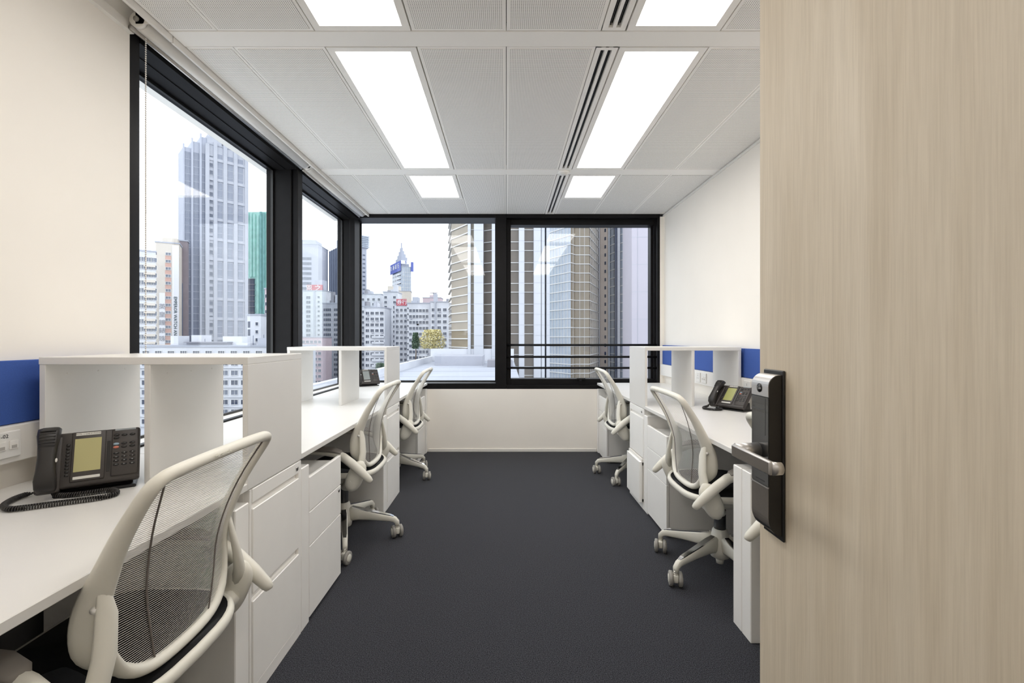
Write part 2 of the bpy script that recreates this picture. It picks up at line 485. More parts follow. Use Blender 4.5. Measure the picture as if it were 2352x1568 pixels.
part('pane', MB().box(0.05, 1.655, 5.20, 5.21, 0.80, 2.525), GLASS, w4)
for z in (1.18, 1.048, 0.925):
    part('safety_rail', MB().tube([(0.0, 5.07, z), (1.675, 5.07, z)], 0.0125, 10), BLACKF, w4)
part('window_handle', MB().box(0.78, 0.88, 5.06, 5.10, 0.795, 0.812, 0.004).box(0.815, 0.845, 5.08, 5.11, 0.78, 0.80), DARKP, w4)

# ------------------------------------------------------------------ roller blinds
def blind(y0, y1, label):
    t = thing('roller_blind', label, 'blind', (-1.592, y0, 2.628), group='rolled up white roller blinds')
    L_ = y1 - y0
    part('roll', MB().tube([(0, 0.02, 0), (0, L_ - 0.02, 0)], 0.036, 24), WHITE, t)
    part('bottom_bar', MB().tube([(-0.028, 0.0, -0.033), (-0.028, L_ - 0.01, -0.033)], 0.0105, 12), STEEL, t)
    for y in (0.0, L_ - 0.02):
        part('bracket', MB().cyl((0, y, 0), (0, y + 0.02, 0), 0.033, sides=24).box(-0.006, 0.05, y, y + 0.004, -0.02, 0.08), TRIMW, t)
    part('end_plug', MB().cyl((0, -0.006, 0), (0, 0.0, 0), 0.012, sides=12), WHEEL, t)
blind(1.96, 3.60, 'rolled up white blind above the first tall window')
blind(3.62, 5.02, 'rolled up white blind running into the window corner')
ch = MB()
for i in range(190):
    z = 2.59 - i * 0.0098
    ch.ball((0, 0, z - 2.59), 0.0036, 6, 4)
for i in range(190):
    z = 2.59 - i * 0.0098
    ch.ball((-0.012, 0.014, z - 2.59), 0.0036, 6, 4)
bc = part('bead_chain', ch, TRIMW, None, loc=(-1.61, 2.032, 2.59))
tag(bc, 'white bead chain hanging from the blind in front of the glass', 'blind chain', kind='thing')
# ================================================================== desks and storage
FL, FR = -0.873, 1.003          # front planes of the two rows of storage
DT, DB = 0.763, 0.739           # desk top and underside

def desk(label, side, y0, y1, legs):
    """side -1: against the windows, +1: against the right wall"""
    xf = FL if side < 0 else FR
    xw = XL if side < 0 else XR
    t = thing('desk', label, 'desk', ((xf + xw) / 2, (y0 + y1) / 2, 0), group='white bench desks')
    ox, oy = t.location.x, t.location.y
    a, b = sorted((xf, xw + side * -0.003))
    part('desktop', MB().box(a - ox, b - ox, y0 + 0.001 - oy, y1 - 0.001 - oy, DB, DT, 0.002), WHITE, t)
    for (l0, l1) in legs:
        c, d = sorted((xf, xf + side * 0.62))
        part('leg', MB().box(c - ox, d - ox, l0 - oy, l1 - oy, 0.0, 0.698, 0.003), WHITE2, t)
    e, f = sorted((xw - side * 0.10, xw - side * 0.118))
    part('modesty_panel', MB().box(e - ox, f - ox, y0 + 0.05 - oy, y1 - 0.05 - oy, 0.12, DB), GREYD, t)
    for yy in (y0 + 0.12, y1 - 0.16):
        c, d = sorted((xf + side * 0.06, xw - side * 0.06))
        part('support_beam', MB().box(c - ox, d - ox, yy - oy, yy + 0.04 - oy, 0.70, DB), GREYD, t)
    return t
GREYD = mat('dark_grey_metal', lin(92, 92, 94), 0.5)

desk('white desk under the near phone beside the blank wall', -1, 0.20, 1.937, [(1.465, 1.544), ])
desk('white desk beside the tall windows, between the two left storage units', -1, 1.937, 3.72, [(1.939, 2.014), (3.238, 3.315)])
desk('white desk in the window corner behind the second left hutch', -1, 3.72, 5.03, [(4.95, 5.028)])
desk('white desk beside the open door, mostly hidden by it', 1, 0.20, 1.94, [(1.868, 1.938)])
desk('white desk with the phone along the right wall', 1, 1.94, 3.70, [(1.942, 2.012), (3.24, 3.31)])
desk('white desk in the far right corner under the casement window', 1, 3.70, 5.03, [(4.975, 5.028)])

def face_box(m, side, d0, d1, y0, y1, z0, z1, bev=0.0015):
    """box measured from the front plane: d positive goes into the furniture"""
    c, d = sorted((side * d0, side * d1))
    m.box(c, d, y0, y1, z0, z1, bev)
    return m

def lock(parent, side, y, z, d=0.0):
    lk = MB().cyl((side * (d - 0.003), y, z), (side * d, y, z), 0.009, sides=16)
    o = part('lock', lk, STEEL, parent, label='round metal lock')
    part('keyhole', face_box(MB(), side, d - 0.0036, d - 0.0028, y - 0.0012, y + 0.0012, z - 0.005, z + 0.005, 0), DARKP, o)

def file_cabinet(label, side, y0, y1, ajar=0.0):
    xf = FL if side < 0 else FR
    t = thing('file_cabinet', label, 'cabinet', (xf, y0, 0), group='two drawer file cabinets')
    L_ = y1 - y0
    far = L_ - 0.014
    body = MB()
    face_box(body, side, 0.022, 0.56, 0.002, L_ - 0.002, 0.0, 0.736)
    face_box(body, side, 0.0, 0.022, 0.002, 0.014, 0.0, 0.736)
    face_box(body, side, 0.0, 0.022, L_ - 0.026, L_ - 0.002, 0.0, 0.736)
    face_box(body, side, 0.004, 0.022, 0.014, far, 0.0, 0.050)
    part('body', body, WHITE2, t)
    part('top_rail', face_box(MB(), side, -0.002, 0.022, 0.016, L_ - 0.028, 0.689, 0.736), WHITE2, t)
    part('plinth', face_box(MB(), side, -0.001, 0.022, 0.016, L_ - 0.028, 0.001, 0.050), WHITE2, t)
    for k, (z0, z1) in enumerate(((0.378, 0.668), (0.054, 0.350))):
        dr = put('drawer', None, None, t)
        a = ajar if k == 1 else 0.0
        f_ = MB()
        face_box(f_, side, -0.004 - a, 0.016 - a, 0.016, L_ - 0.028, z0, z1, 0.002)
        if a:
            face_box(f_, side, 0.016 - a, 0.3, 0.03, L_ - 0.045, z0 + 0.02, z1 - 0.03, 0)
        part('drawer_front', f_, WHITE2, dr)
        g_ = MB()
        face_box(g_, side, 0.012 - a, 0.0225, 0.016, L_ - 0.028, z1 - 0.004, z1 + 0.02, 0)
        part('grip_recess', g_, TRIMW, dr)
    lock(t, side, L_ - 0.045 if side < 0 else 0.05, 0.712, -0.002)
    return t
file_cabinet('two drawer white cabinet under the large near hutch', -1, 1.546, 1.937)
file_cabinet('two drawer white cabinet under the second left hutch', -1, 3.317, 3.72)
file_cabinet('two drawer white cabinet with its lower drawer slightly open', 1, 3.312, 3.70, ajar=0.026)

def pedestal(label, side, y0, y1):
    xf = FL if side < 0 else FR
    t = thing('drawer_pedestal', label, 'pedestal', (xf, y0, 0), group='three drawer pedestals')
    L_ = y1 - y0
    part('body', face_box(MB(), side, 0.02, 0.55, 0.004, L_ - 0.004, 0.012, 0.612), WHITE2, t)
    part('plinth', face_box(MB(), side, 0.04, 0.53, 0.02, L_ - 0.02, 0.0, 0.014), GREYD, t)
    zs = [(0.016, 0.330), (0.334, 0.482), (0.486, 0.637)]
    for z0, z1 in zs:
        dr = part('drawer', face_box(MB(), side, 0.0, 0.018, 0.0, L_, z0, z1, 0.002), WHITE2, t)
        if z1 > 0.6:
            part('grip_lip', face_box(MB(), side, 0.018, 0.03, 0.01, L_ - 0.01, z1 - 0.03, z1 - 0.022, 0), TRIMW, dr)
    lock(t, side, L_ - 0.03 if side < 0 else 0.03, 0.462, 0.0)
    return t
pedestal('three drawer white pedestal behind the near storage unit, before the second left chair', -1, 2.018, 2.400)
pedestal('three drawer white pedestal tucked in the far left corner', -1, 4.50, 4.88)
pedestal('three drawer white pedestal beside the ajar drawer, behind the right chair', 1, 2.852, 3.236)
pedestal('three drawer white pedestal tucked in the far right corner', 1, 4.55, 4.93)

def hutch(label, side, y0, y1, xw_in, xmid):
    xf = FL if side < 0 else FR
    t = thing('desk_hutch', label, 'shelf', (xf, y0, DT), group='white open hutches on the desks')
    L_ = y1 - y0
    zt = 0.402
    a, b = sorted((-side * 0.0012, xw_in - xf))
    part('top_board', MB().box(a, b, 0.0, L_, zt, zt + 0.025, 0.0015), WHITE, t)
    c, d = sorted((-side * 0.0012, side * 0.017))
    part('end_panel', MB().box(c, d, 0.0, L_, -0.022, zt, 0.0015), WHITE, t)
    for xm in (xmid, xw_in - side * 0.011):
        o = xm - xf
        p = part('divider_panel', MB().box(o - 0.0105, o + 0.0105, 0.002, L_ - 0.002, 0.0, zt, 0.0015), WHITE, t)
        for yy in (0.08, L_ / 2, L_ - 0.08):
            h_ = MB().cyl((o - 0.0108, yy, zt - 0.035), (o - 0.0106, yy, zt - 0.035), 0.0035, sides=8) if side > 0 else MB().cyl((o + 0.0106, yy, zt - 0.035), (o + 0.0108, yy, zt - 0.035), 0.0035, sides=8)
            part('cam_cap', h_, TRIMW, p)
    return t
hutch('large near white hutch over the desk phone', -1, 1.546 - 0.012, 1.937, -1.578, -1.213)
hutch('white hutch in front of the narrow window, by the black desk phone', -1, 3.317, 3.72, -1.60, -1.213)
hutch('white hutch in front of the blue pinboard wall', 1, 3.29, 3.70, 1.700, 1.352)

# ------------------------------------------------------------------ wall trunking, pinboards, sockets
def pinboard(label, side, y0, y1):
    xw = XL if side < 0 else XR
    c, d = sorted((0, -side * 0.024))
    o = part('pinboard', MB().box(c, d, 0.003, y1 - y0 - 0.003, 0.0, 0.208, 0.002), BLUE, None, loc=(xw, y0, 0.972))
    tag(o, label, 'pinboard', 'blue fabric pinboards along the walls')
pinboard('blue fabric pinboard on the left wall beside the near hutch', -1, 0.20, 1.97)
pinboard('blue fabric pinboard behind the phone, next to the open door', 1, 0.20, 3.29)
pinboard('blue fabric pinboard running behind the right hutch to the casement', 1, 3.29, 5.02)
def trunking(label, side, y0, y1):
    xw = XL if side < 0 else XR
    c, d = sorted((0, -side * 0.045))
    t = part('cable_trunking', MB().box(c, d, 0.0, y1 - y0, 0.0, 0.12, 0.003), TRIMW, None, loc=(xw, y0, 0.85))
    tag(t, label, 'trunking', 'white cable trunking under the pinboards')
    return t
trunking('white cable trunking under the left blue pinboard', -1, 0.20, 1.985)
trunking('white cable trunking under the right wall blue pinboards', 1, 0.20, 5.02)

PORTG = mat('pale_grey_port', lin(176, 172, 166), 0.6)
def socket(label, side, y, kind):
    xw = (XL + 0.045) if side < 0 else (XR - 0.045)
    t = thing('wall_socket', label, 'socket', (xw, y, 0.912), group='white sockets on the trunking')
    s = -side
    def fb(m, d0, d1, y0, y1, z0, z1, bev=0.0):
        c, d = sorted((s * d0, s * d1)); return m.box(c, d, y0, y1, z0, z1, bev)
    part('plate', fb(MB(), 0.0, 0.009, -0.043, 0.043, -0.043, 0.043, 0.003), WHITE, t)
    if kind == 'power':
        for k, (yy, zz, ww, hh) in enumerate(((0, 0.014, 0.004, 0.009), (-0.012, -0.008, 0.008, 0.004), (0.012, -0.008, 0.008, 0.004))):
            part('pin_hole', fb(MB(), 0.0088, 0.0094, yy - ww / 2, yy + ww / 2, zz - hh / 2, zz + hh / 2), DARKP, t)
        part('rocker_switch', fb(MB(), 0.009, 0.013, -0.008, 0.008, 0.024, 0.036, 0.002), TRIMW, t)
    else:
        for zz in (0.0,):
            for yy in (-0.018, 0.018):
                j = part('jack', fb(MB(), 0.009, 0.0125, yy - 0.013, yy + 0.013, zz - 0.016, zz + 0.012, 0.001), TRIMW, t)
                part('jack_port', fb(MB(), 0.0124, 0.0129, yy - 0.008, yy + 0.008, zz - 0.013, zz - 0.003), PORTG, j)
    return t
s1 = socket('white data socket marked 1-02 beside the near phone', -1, 1.455, 'data')
tm_ = text_mesh('1-02', 0.017, 0.0002)
put('lettering', tm_, DARKP, s1, loc=(0.0095, -0.012, 0.028), rot=(math.pi / 2, 0, math.pi / 2))
socket('white power socket on the right trunking, farther of the close pair', 1, 4.02, 'power')
socket('white data socket on the right trunking, nearer of the close pair', 1, 3.90, 'data')
socket('white power socket between the phone and the door lock', 1, 3.20, 'power')

# ================================================================== office chair
def interp(xs, ys, x):
    """smooth interpolation through a few points"""
    xs = np.asarray(xs, float); ys = np.asarray(ys, float)
    d = np.gradient(ys, xs)
    i = int(np.clip(np.searchsorted(xs, x) - 1, 0, len(xs) - 2))
    h = xs[i + 1] - xs[i]; t = (x - xs[i]) / h
    t = min(max(t, 0.0), 1.0)
    return float((2*t**3-3*t**2+1)*ys[i] + (t**3-2*t**2+t)*h*d[i] + (-2*t**3+3*t**2)*ys[i+1] + (t**3-t**2)*h*d[i+1])

def back_pt(u, v, off=0.0):
    z = 0.487 + 0.474 * v
    yc = interp([0, .2, .43, .7, 1], [-.198, -.206, -.214, -.246, -.312], v)
    wd = interp([0, .2, .43, .7, 1], [.186, .202, .206, .215, .228], v)
    cv = interp([0, .43, .7, 1], [.022, .044, .032, .016], v)
    zz = z + 0.010 * (1 - u * u) * max(0, (v - .75) / .25)
    return Vector((wd * u, yc + cv * u * u - off, zz))

def se(t):
    c, s_ = math.cos(t), math.sin(t)
    n = 14 if s_ > 0 else 4.2
    u = math.copysign(abs(c) ** (2 / n), c)
    v = 0.5 + 0.5 * math.copysign(abs(s_) ** (2 / n), s_)
    return u, v
def ulim(v):
    q = 2 * v - 1
    n = 14 if q > 0 else 4.2
    return (1 - min(1, abs(q)) ** n) ** (1 / n)

def make_chair():
    t = put('office_chair', None)
    # back frame: one closed sweep, a blade that widens towards the pivots
    N = 120
    # even spacing by arc length
    dense = [back_pt(*se(2 * math.pi * k / 1200)) for k in range(1200)]
    cum = [0.0]
    for k in range(1200):
        cum.append(cum[-1] + (dense[(k + 1) % 1200] - dense[k]).length)
    ts = [2 * math.pi * float(np.interp(cum[-1] * i / N, cum, range(1201))) / 1200 for i in range(N)]
    rings = []
    pts = [back_pt(*se(q)) for q in ts]
    for i, q in enumerate(ts):
        u, v = se(q)
        P = pts[i]
        tg = (pts[(i + 1) % N] - pts[i - 1]).normalized()
        side = max(0.0, min(1.0, (abs(u) - 0.80) / 0.18))
        wing = side * interp([0, .10, .22, .36, .55, .8, 1], [.003, .013, .021, .020, .010, .003, 0], v)
        a = 0.0155 + wing
        b = 0.0125 if side > .5 else 0.0145
        D = Vector((math.copysign(0.42, u), 0.9, 0.05 if v > .3 else 0.12)) if side > 0 else Vector((0, 1, 0))
        D0 = Vector((0, 1, 0))
        D = (D0 * (1 - side) + D * side)
        D = (D - tg * D.dot(tg)).normalized()
        B = tg.cross(D).normalized()
        c = P + D * (a - 0.0155)
        n = 14
        rings.append([c + D * (a * math.cos(2 * math.pi * k / n)) + B * (b * math.sin(2 * math.pi * k / n)) for k in range(n)])
    part('back_frame', MB().loft(rings, closed=True), CHAIRW, t)
    # woven back: thin horizontal threads and lighter vertical ones
    th = MB()
    rows = 92
    for r in range(rows):
        v = 0.012 + 0.976 * r / (rows - 1)
        ul = ulim(v) * 0.995
        hw = 0.474 * 0.976 / (rows - 1) * 0.17
        M = 14
        top = []; bot = []
        for k in range(M + 1):
            p = back_pt(-ul + 2 * ul * k / M, v, 0.0)
            top.append(p + Vector((0, 0, hw))); bot.append(p - Vector((0, 0, hw)))
        th.add(top + bot, [(k, k + 1, M + 2 + k, M + 1 + k) for k in range(M)], True)
    bm_ = part('back_mesh', th, THREAD, t, label='pale woven mesh')
    for s in (-1, 1):
        pth = [back_pt(s * interp([0, .3, .6, .85, 1], [.50, .58, .66, .78, .88], 0.01 + 0.98 * k / 16), 0.01 + 0.98 * k / 16, 0.0012) for k in range(17)]
        part('seam', MB().tube(pth, None, 6, flat=[(0.0030 + 0.0018 * k / 16, 0.0014) for k in range(17)], up=(0, 1, 0)), SEAMM, bm_, label='dark stitched seam')
    # uprights, pods, armrests
    for s in (-1, 1):
        pl = [(s * .212, -.172, .748), (s * .213, -.178, .72), (s * .216, -.186, .675), (s * .230, -.194, .60), (s * .246, -.192, .545), (s * .258, -.180, .50)]
        up = part('upright', MB().tube(pl, None, 12, flat=[(.004, .003), (.012, .006), (.020, .008), (.022, .012), (.022, .016), (.021, .019)], up=[(s * .55, -.83, 0)] * 6), CHAIRW, t)
        part('bolt', MB().cyl((s * .222, -.165, .690), (s * .2275, -.176, .690), .0080, .0062, 12), TRIMW, up)
        rot = Matrix.Rotation(math.radians(24), 3, 'X')
        pod = MB()
        rg = []
        for k in range(13):
            f_ = k / 12
            r_ = max(.12, (1 - abs(2 * f_ - 1) ** 2.6)) ** .45 if 0 < f_ < 1 else .22
            zz = -.098 + .185 * f_
            c = Vector((s * .262, -.165, .475)) + rot @ Vector((0, 0, zz))
            rg.append([c + rot @ Vector((.025 * r_ * math.cos(2 * math.pi * j / 14), .048 * r_ * math.sin(2 * math.pi * j / 14), 0)) for j in range(14)])
        part('arm_pod', pod.loft(rg), CHAIRW, t)
        ar = put('armrest', None, None, t)
        pl = [(s * .296, -.262, .448), (s * .2965, -.260, .451), (s * .297, -.250, .462), (s * .298, -.205, .505), (s * .299, -.155, .55), (s * .298, -.105, .588), (s * .294, -.055, .606), (s * .288, .02, .612), (s * .283, .12, .612), (s * .279, .19, .610)]
        fl = [(.006, .007), (.012, .014), (.0165, .019), (.0205, .024), (.0215, .0255), (.023, .024), (.027, .020), (.030, .014), (.030, .011), (.018, .008)]
        part('arm_sleeve', MB().tube(pl, None, 14, flat=fl, up=(0, -.3, 1)), CHAIRW, ar)
        pl = [(s * .298, -.100, .604), (s * .296, -.085, .616), (s * .292, -.04, .628), (s * .286, .06, .632), (s * .281, .15, .632), (s * .278, .205, .628), (s * .277, .222, .622)]
        fl = [(.014, .004), (.026, .009), (.034, .013), (.037, .014), (.037, .014), (.030, .012), (.010, .005)]
        part('arm_pad', MB().tube(pl, None, 16, flat=fl, up=(0, 0, 1)), GREYP, ar, label='grey soft arm pad')
    # seat
    sp = []
    for k in range(48):
        q = 2 * math.pi * k / 48
        c, s_ = math.cos(q), math.sin(q)
        x = .243 * math.copysign(abs(c) ** .55, c)
        y = .015 + .245 * math.copysign(abs(s_) ** .6, s_)
        z = .452 + .012 * (x / .24) ** 2 - .03 * max(0, (y - .1) / .16) ** 2
        sp.append((x, y, z))
    part('seat_frame', MB().tube(sp, None, 10, closed=True, flat=[(.013, .017)] * 48, up=(0, 0, 1)), CHAIRW, t)
    st = MB()
    rg = [[Vector((p[0] * f_, .015 + (p[1] - .015) * f_, p[2] * 1.0 + .016 - .022 * (1 - f_) * (1 if f_ < .99 else 0))) for p in sp] for f_ in (.985, .93, .7, .4, .05)]
    st.loft(rg, cap=True)
    part('seat', st, SEATM, t, label='dark mesh seat')
    # under-seat cradle and mechanism
    pl = [(x, -.165 + .11 * (1 - (x / .262) ** 2),   .355 + .10 * abs(x / .262) ** 2.2) for x in np.linspace(-.262, .262, 17)]
    part('cradle', MB().tube(pl, None, 14, flat=[(.060 - .024 * abs(p[0] / .262), .030) for p in pl], up=(0, .25, 1)), CHAIRW, t)
    part('mechanism', MB().box(-.075, .075, -.10, .13, .355, .425, .018, seg=3), CHAIRW, t)
    part('gas_column', MB().cyl((0, 0, .12), (0, 0, .36), .025, sides=20).cyl((0, 0, .22), (0, 0, .35), .030, .029, 20), GREYC, t, label='dark grey lift column')
    part('base_hub', MB().tube([(0, 0, .075), (0, 0, .085), (0, 0, .12), (0, 0, .17), (0, 0, .225), (0, 0, .232)], [.030, .048, .055, .050, .038, .032], 24).tube([(0, 0, .045), (0, 0, .08)], [.018, .024], 14), CHAIRW, t)
    for k in range(5):
        q = 2 * math.pi * k / 5
        ca, sa = math.cos(q), math.sin(q)
        W = lambda r, z, w_=0: Vector((ca * r - sa * w_, sa * r + ca * w_, z))
        arm = MB()
        prof = [(.035, .156, .024, .044), (.10, .153, .023, .035), (.20, .138, .019, .025), (.29, .123, .0165, .019), (.316, .114, .015, .017), (.332, .098, .0145, .0145), (.335, .074, .013, .012)]
        rg = []
        for i, (r, z, wa, hb) in enumerate(prof):
            nx = prof[min(i + 1, len(prof) - 1)]; pv = prof[max(i - 1, 0)]
            d = Vector((nx[0] - pv[0], 0, nx[1] - pv[1])).normalized()
            nrm = Vector((-d.z, 0, d.x))
            ring = []
            for j in range(12):
                th_ = 2 * math.pi * j / 12
                cx_, sy_ = math.cos(th_), math.sin(th_)
                cx_ = math.copysign(abs(cx_) ** .6, cx_); sy_ = math.copysign(abs(sy_) ** .6, sy_)
                pr = nrm * (hb * sy_)
                ring.append(W(r + pr.x, z + pr.z, wa * cx_))
            rg.append(ring)
        ao = part('base_arm', arm.loft(rg), CHAIRW, t)
        stp = [(.055, .200), (.10, .189), (.20, .1642), (.29, .1430), (.312, .1335)]
        rg = []
        for i, (r, z) in enumerate(stp):
            wv = [.012, .016, .0135, .0115, .008][i]
            rg.append([W(r, z + .0025, -wv), W(r, z + .0025, wv), W(r, z - .006, wv), W(r, z - .006, -wv)])
        part('polished_strip', MB().loft(rg, smooth=False), CHROME, ao, label='polished metal strip')
        # caster
        cs_ = put('caster', None, None, t, loc=tuple(W(.335, 0)), rot=(0, 0, q + [0.5, 2.2, 1.0, 3.6, -0.7][k]))
        part('fork', MB().cyl((0, 0, .055), (0, 0, .085), .012, sides=12).box(-.013, .013, -.026, .014, .024, .066, .007, seg=2), CHAIRW, cs_)
        for s in (-1, 1):
            wh = MB().tube([(s * .0135, -.012, .037), (s * .0155, -.012, .037), (s * .030, -.012, .037), (s * .033, -.012, .037)], [.032, .037, .037, .031], 24)
            wo = part('wheel', wh, WHEEL, cs_)
            part('wheel_cap', MB().tube([(s * .0325, -.012, .037), (s * .0350, -.012, .037), (s * .0355, -.012, .037)], [.0225, .020, .007], 20), CHAIRW, wo)
    tx = text_mesh('Humanscale', 0.013, 0.0006)
    top = back_pt(0.0, 1.0)
    put('raised_lettering', tx, CHAIRW, t, loc=(-0.05, top.y - 0.0155, top.z + 0.001), rot=(math.radians(90 - 12), 0, 0))
    return t

SEAMM = mat('dark_seam', lin(112, 104, 98), 0.7)
GREYC = mat('dark_column', lin(62, 63, 66), 0.3)

chair0 = make_chair()
CHAIRS = [  # x, y, facing in degrees (direction the sitter looks), spin of base, label
    (-1.02, 1.165, 180, 0, 'near cream mesh office chair whose woven back fills the lower left'),
    (-1.02, 2.85, 180, 57, 'cream mesh office chair between the left storage units, beside the pedestal'),
    (-1.015, 4.15, 180, 32, 'cream mesh office chair nearest the window corner'),
    (1.22, 1.52, 0, 56, 'cream mesh office chair mostly hidden behind the open door'),
    (1.15, 2.45, 0, 10, 'cream mesh office chair in front of the phone desk on the right'),
    (1.15, 4.12, 0, 32, 'cream mesh office chair at the far right desk by the casement window'),
]
for i, (x, y, fa, sp, lb) in enumerate(CHAIRS):
    o = chair0 if i == 0 else copy_tree(chair0)
    o.location = (x, y, 0)
    o.rotation_euler = (0, 0, math.radians(fa - 90))
    tag(o, lb, 'chair', 'cream mesh office chairs at the desks')
    # turn the five-star base on its own
    for c in o.children:
        nm = c.name.split('.')[0]
        if nm in ('base_arm', 'caster') and sp:
            R = Matrix.Rotation(math.radians(sp), 4, 'Z')
            c.matrix_basis = R @ c.matrix_basis

# ================================================================== desk phones
LCD = mat('lcd_olive', lin(176, 170, 120), 0.25)
LCD2 = mat('lcd_grey', lin(128, 136, 136), 0.25)
LCD3 = mat('lcd_green', lin(150, 152, 84), 0.25)
SILV = mat('silver_label', lin(214, 212, 206), 0.4)
BTN = mat('key_dark', lin(30, 28, 27), 0.25)
BTNL = mat('key_legend', lin(205, 205, 205), 0.4)
BTNR = mat('key_red', lin(200, 120, 100), 0.35)
BTNB = mat('key_blue', lin(150, 175, 190), 0.35)
PHB = mat('phone_body', lin(58, 53, 50), 0.45, noise=0.06, nscale=80)

def phone(label, loc, rz, lcd, tilt=62):
    t = thing('desk_phone', label, 'phone', loc, math.radians(rz), group='black desk phones')
    R = Matrix.Translation((0, -0.055, 0.034)) @ Matrix.Rotation(math.radians(tilt), 4, 'X')
    # face frame: x right, y up the face, z out of the face
    def fp(name, mb, m, parent=None, label=None):
        me = mb.mesh(name)
        if parent is None: me.transform(R)
        else: me.transform(R)
        o = put(name, me, m, parent or t)
        if label: o['label'] = label
        return o
    def rb(x0, x1, y0, y1, z0, z1, bev=0.003, seg=2):
        return MB().box(x0, x1, y0, y1, z0, z1, bev, seg=seg)
    body = fp('body', rb(-.123, .123, -.004, .170, -.030, 0, .008, 3), PHB)
    part('foot', MB().box(-.085, .115, -.045, .075, 0.0, 0.010, .003).add(
        [(-.08, .06, .008), (.105, .06, .008), (.105, .05, .055), (-.08, .05, .055), (-.08, -.01, .008), (.105, -.01, .008), (.105, .012, .055), (-.08, .012, .055)],
        [(0, 1, 2, 3), (4, 7, 6, 5), (0, 3, 7, 4), (1, 5, 6, 2), (3, 2, 6, 7), (0, 4, 5, 1)]), DARKP, t)
    fp('cradle_tray', rb(-.123, -.066, -.012, .158, -.024, .004, .006), PHB)
    fp('screen_bezel', rb(-.046, .036, .010, .168, -.002, .004, .003), PHB)
    fp('screen', rb(-.0385, .0255, .040, .145, .0035, .0046, .0004, 1), lcd, label='pale lcd screen')
    fp('label_strip', rb(-.0385, .0255, .0165, .0255, .0035, .0055, .001, 1), SILV)
    lt = fp('badge', rb(-.037, .023, .155, .164, .0035, .005, .0006, 1), SILV, label='silver badge with printed maker name')
    tx = text_mesh('MITEL  |  5340 IP PHONE', 0.0056, 0.0001)
    tx.transform(R @ Matrix.Translation((-.007, .1595, .0052)))
    put('lettering', tx, DARKP, lt)
    for k in range(10):
        y = .030 + .0105 * k
        fp('soft_key', MB().box(-.0585, -.049, y, y + .0072, -.001, .0035, .0018, seg=2), BTN)
    fp('slot_window', rb(.0395, .0475, .030, .130, .0, .0016, .0004, 1), DARKP)
    fp('keypad_panel', rb(.050, .120, .012, .166, -.002, .0025, .004), PHB)
    fp('lamp_bar', rb(.058, .112, .161, .167, .001, .004, .001, 1), LAMPB)
    def key(x, y, m, s=''):
        k_ = fp('key', MB().ball((x, y, .0025), (.0078, .0042, .003), 12, 6), m)
        if s:
            tx = text_mesh(s, 0.0045, 0.0001)
            tx.transform(R @ Matrix.Translation((x, y, .0054)))
            put('legend', tx, BTNL, k_)
    key(.062, .147, BTN); key(.062, .137, BTN); key(.082, .145, BTN); key(.103, .145, BTN)
    key(.062, .117, BTNB); key(.082, .117, BTN); key(.103, .117, BTN)
    key(.062, .106, BTNR); key(.082, .106, BTN); key(.103, .106, BTN)
    for i, s in enumerate('123456789*0#'):
        key(.063 + .0205 * (i % 3), .086 - .0125 * (i // 3), BTN, s)
    # handset
    hs = MB()
    rg = []
    prof = [(-.010, .010, .020, .010), (-.002, .020, .0245, .018), (.020, .030, .0255, .021), (.05, .034, .022, .0185), (.09, .036, .0205, .017), (.125, .035, .0225, .0185), (.155, .031, .0265, .022), (.178, .022, .0265, .019), (.186, .010, .020, .011)]
    for (y, z, wa, hb) in prof:
        rg.append([Vector((-.095 + wa * math.copysign(abs(math.cos(q)) ** .55, math.cos(q)), y, z + hb * math.copysign(abs(math.sin(q)) ** .7, math.sin(q)))) for q in [2 * math.pi * j / 20 for j in range(20)]])
    hs.loft(rg)
    h_ = fp('handset', hs, BLACKP)
    for k in range(6):
        y = .118 + .0095 * k
        z = [.0545, .0545, .0545, .0535, .052, .0495][k]
        fp('rib', MB().box(-.113, -.077, y, y + .0035, z - .004, z + .0006, .0008), DARKP, h_)
    fp('led', MB().ball((-.072, .075, .046), (.003, .007, .003), 8, 6), SILV, h_)
    return t
LAMPB = mat('lamp_lens', lin(150, 156, 160), 0.3)
phone('large black desk phone in the near hutch, olive screen', (-1.345, 1.475, DT), 36, LCD, 66)
phone('black desk phone by the corner window behind the second left hutch', (-1.44, 4.70, DT), 32, LCD2, 52)
phone('black desk phone with a green screen on the right desk', (1.545, 3.135, DT), -58, LCD3, 48)

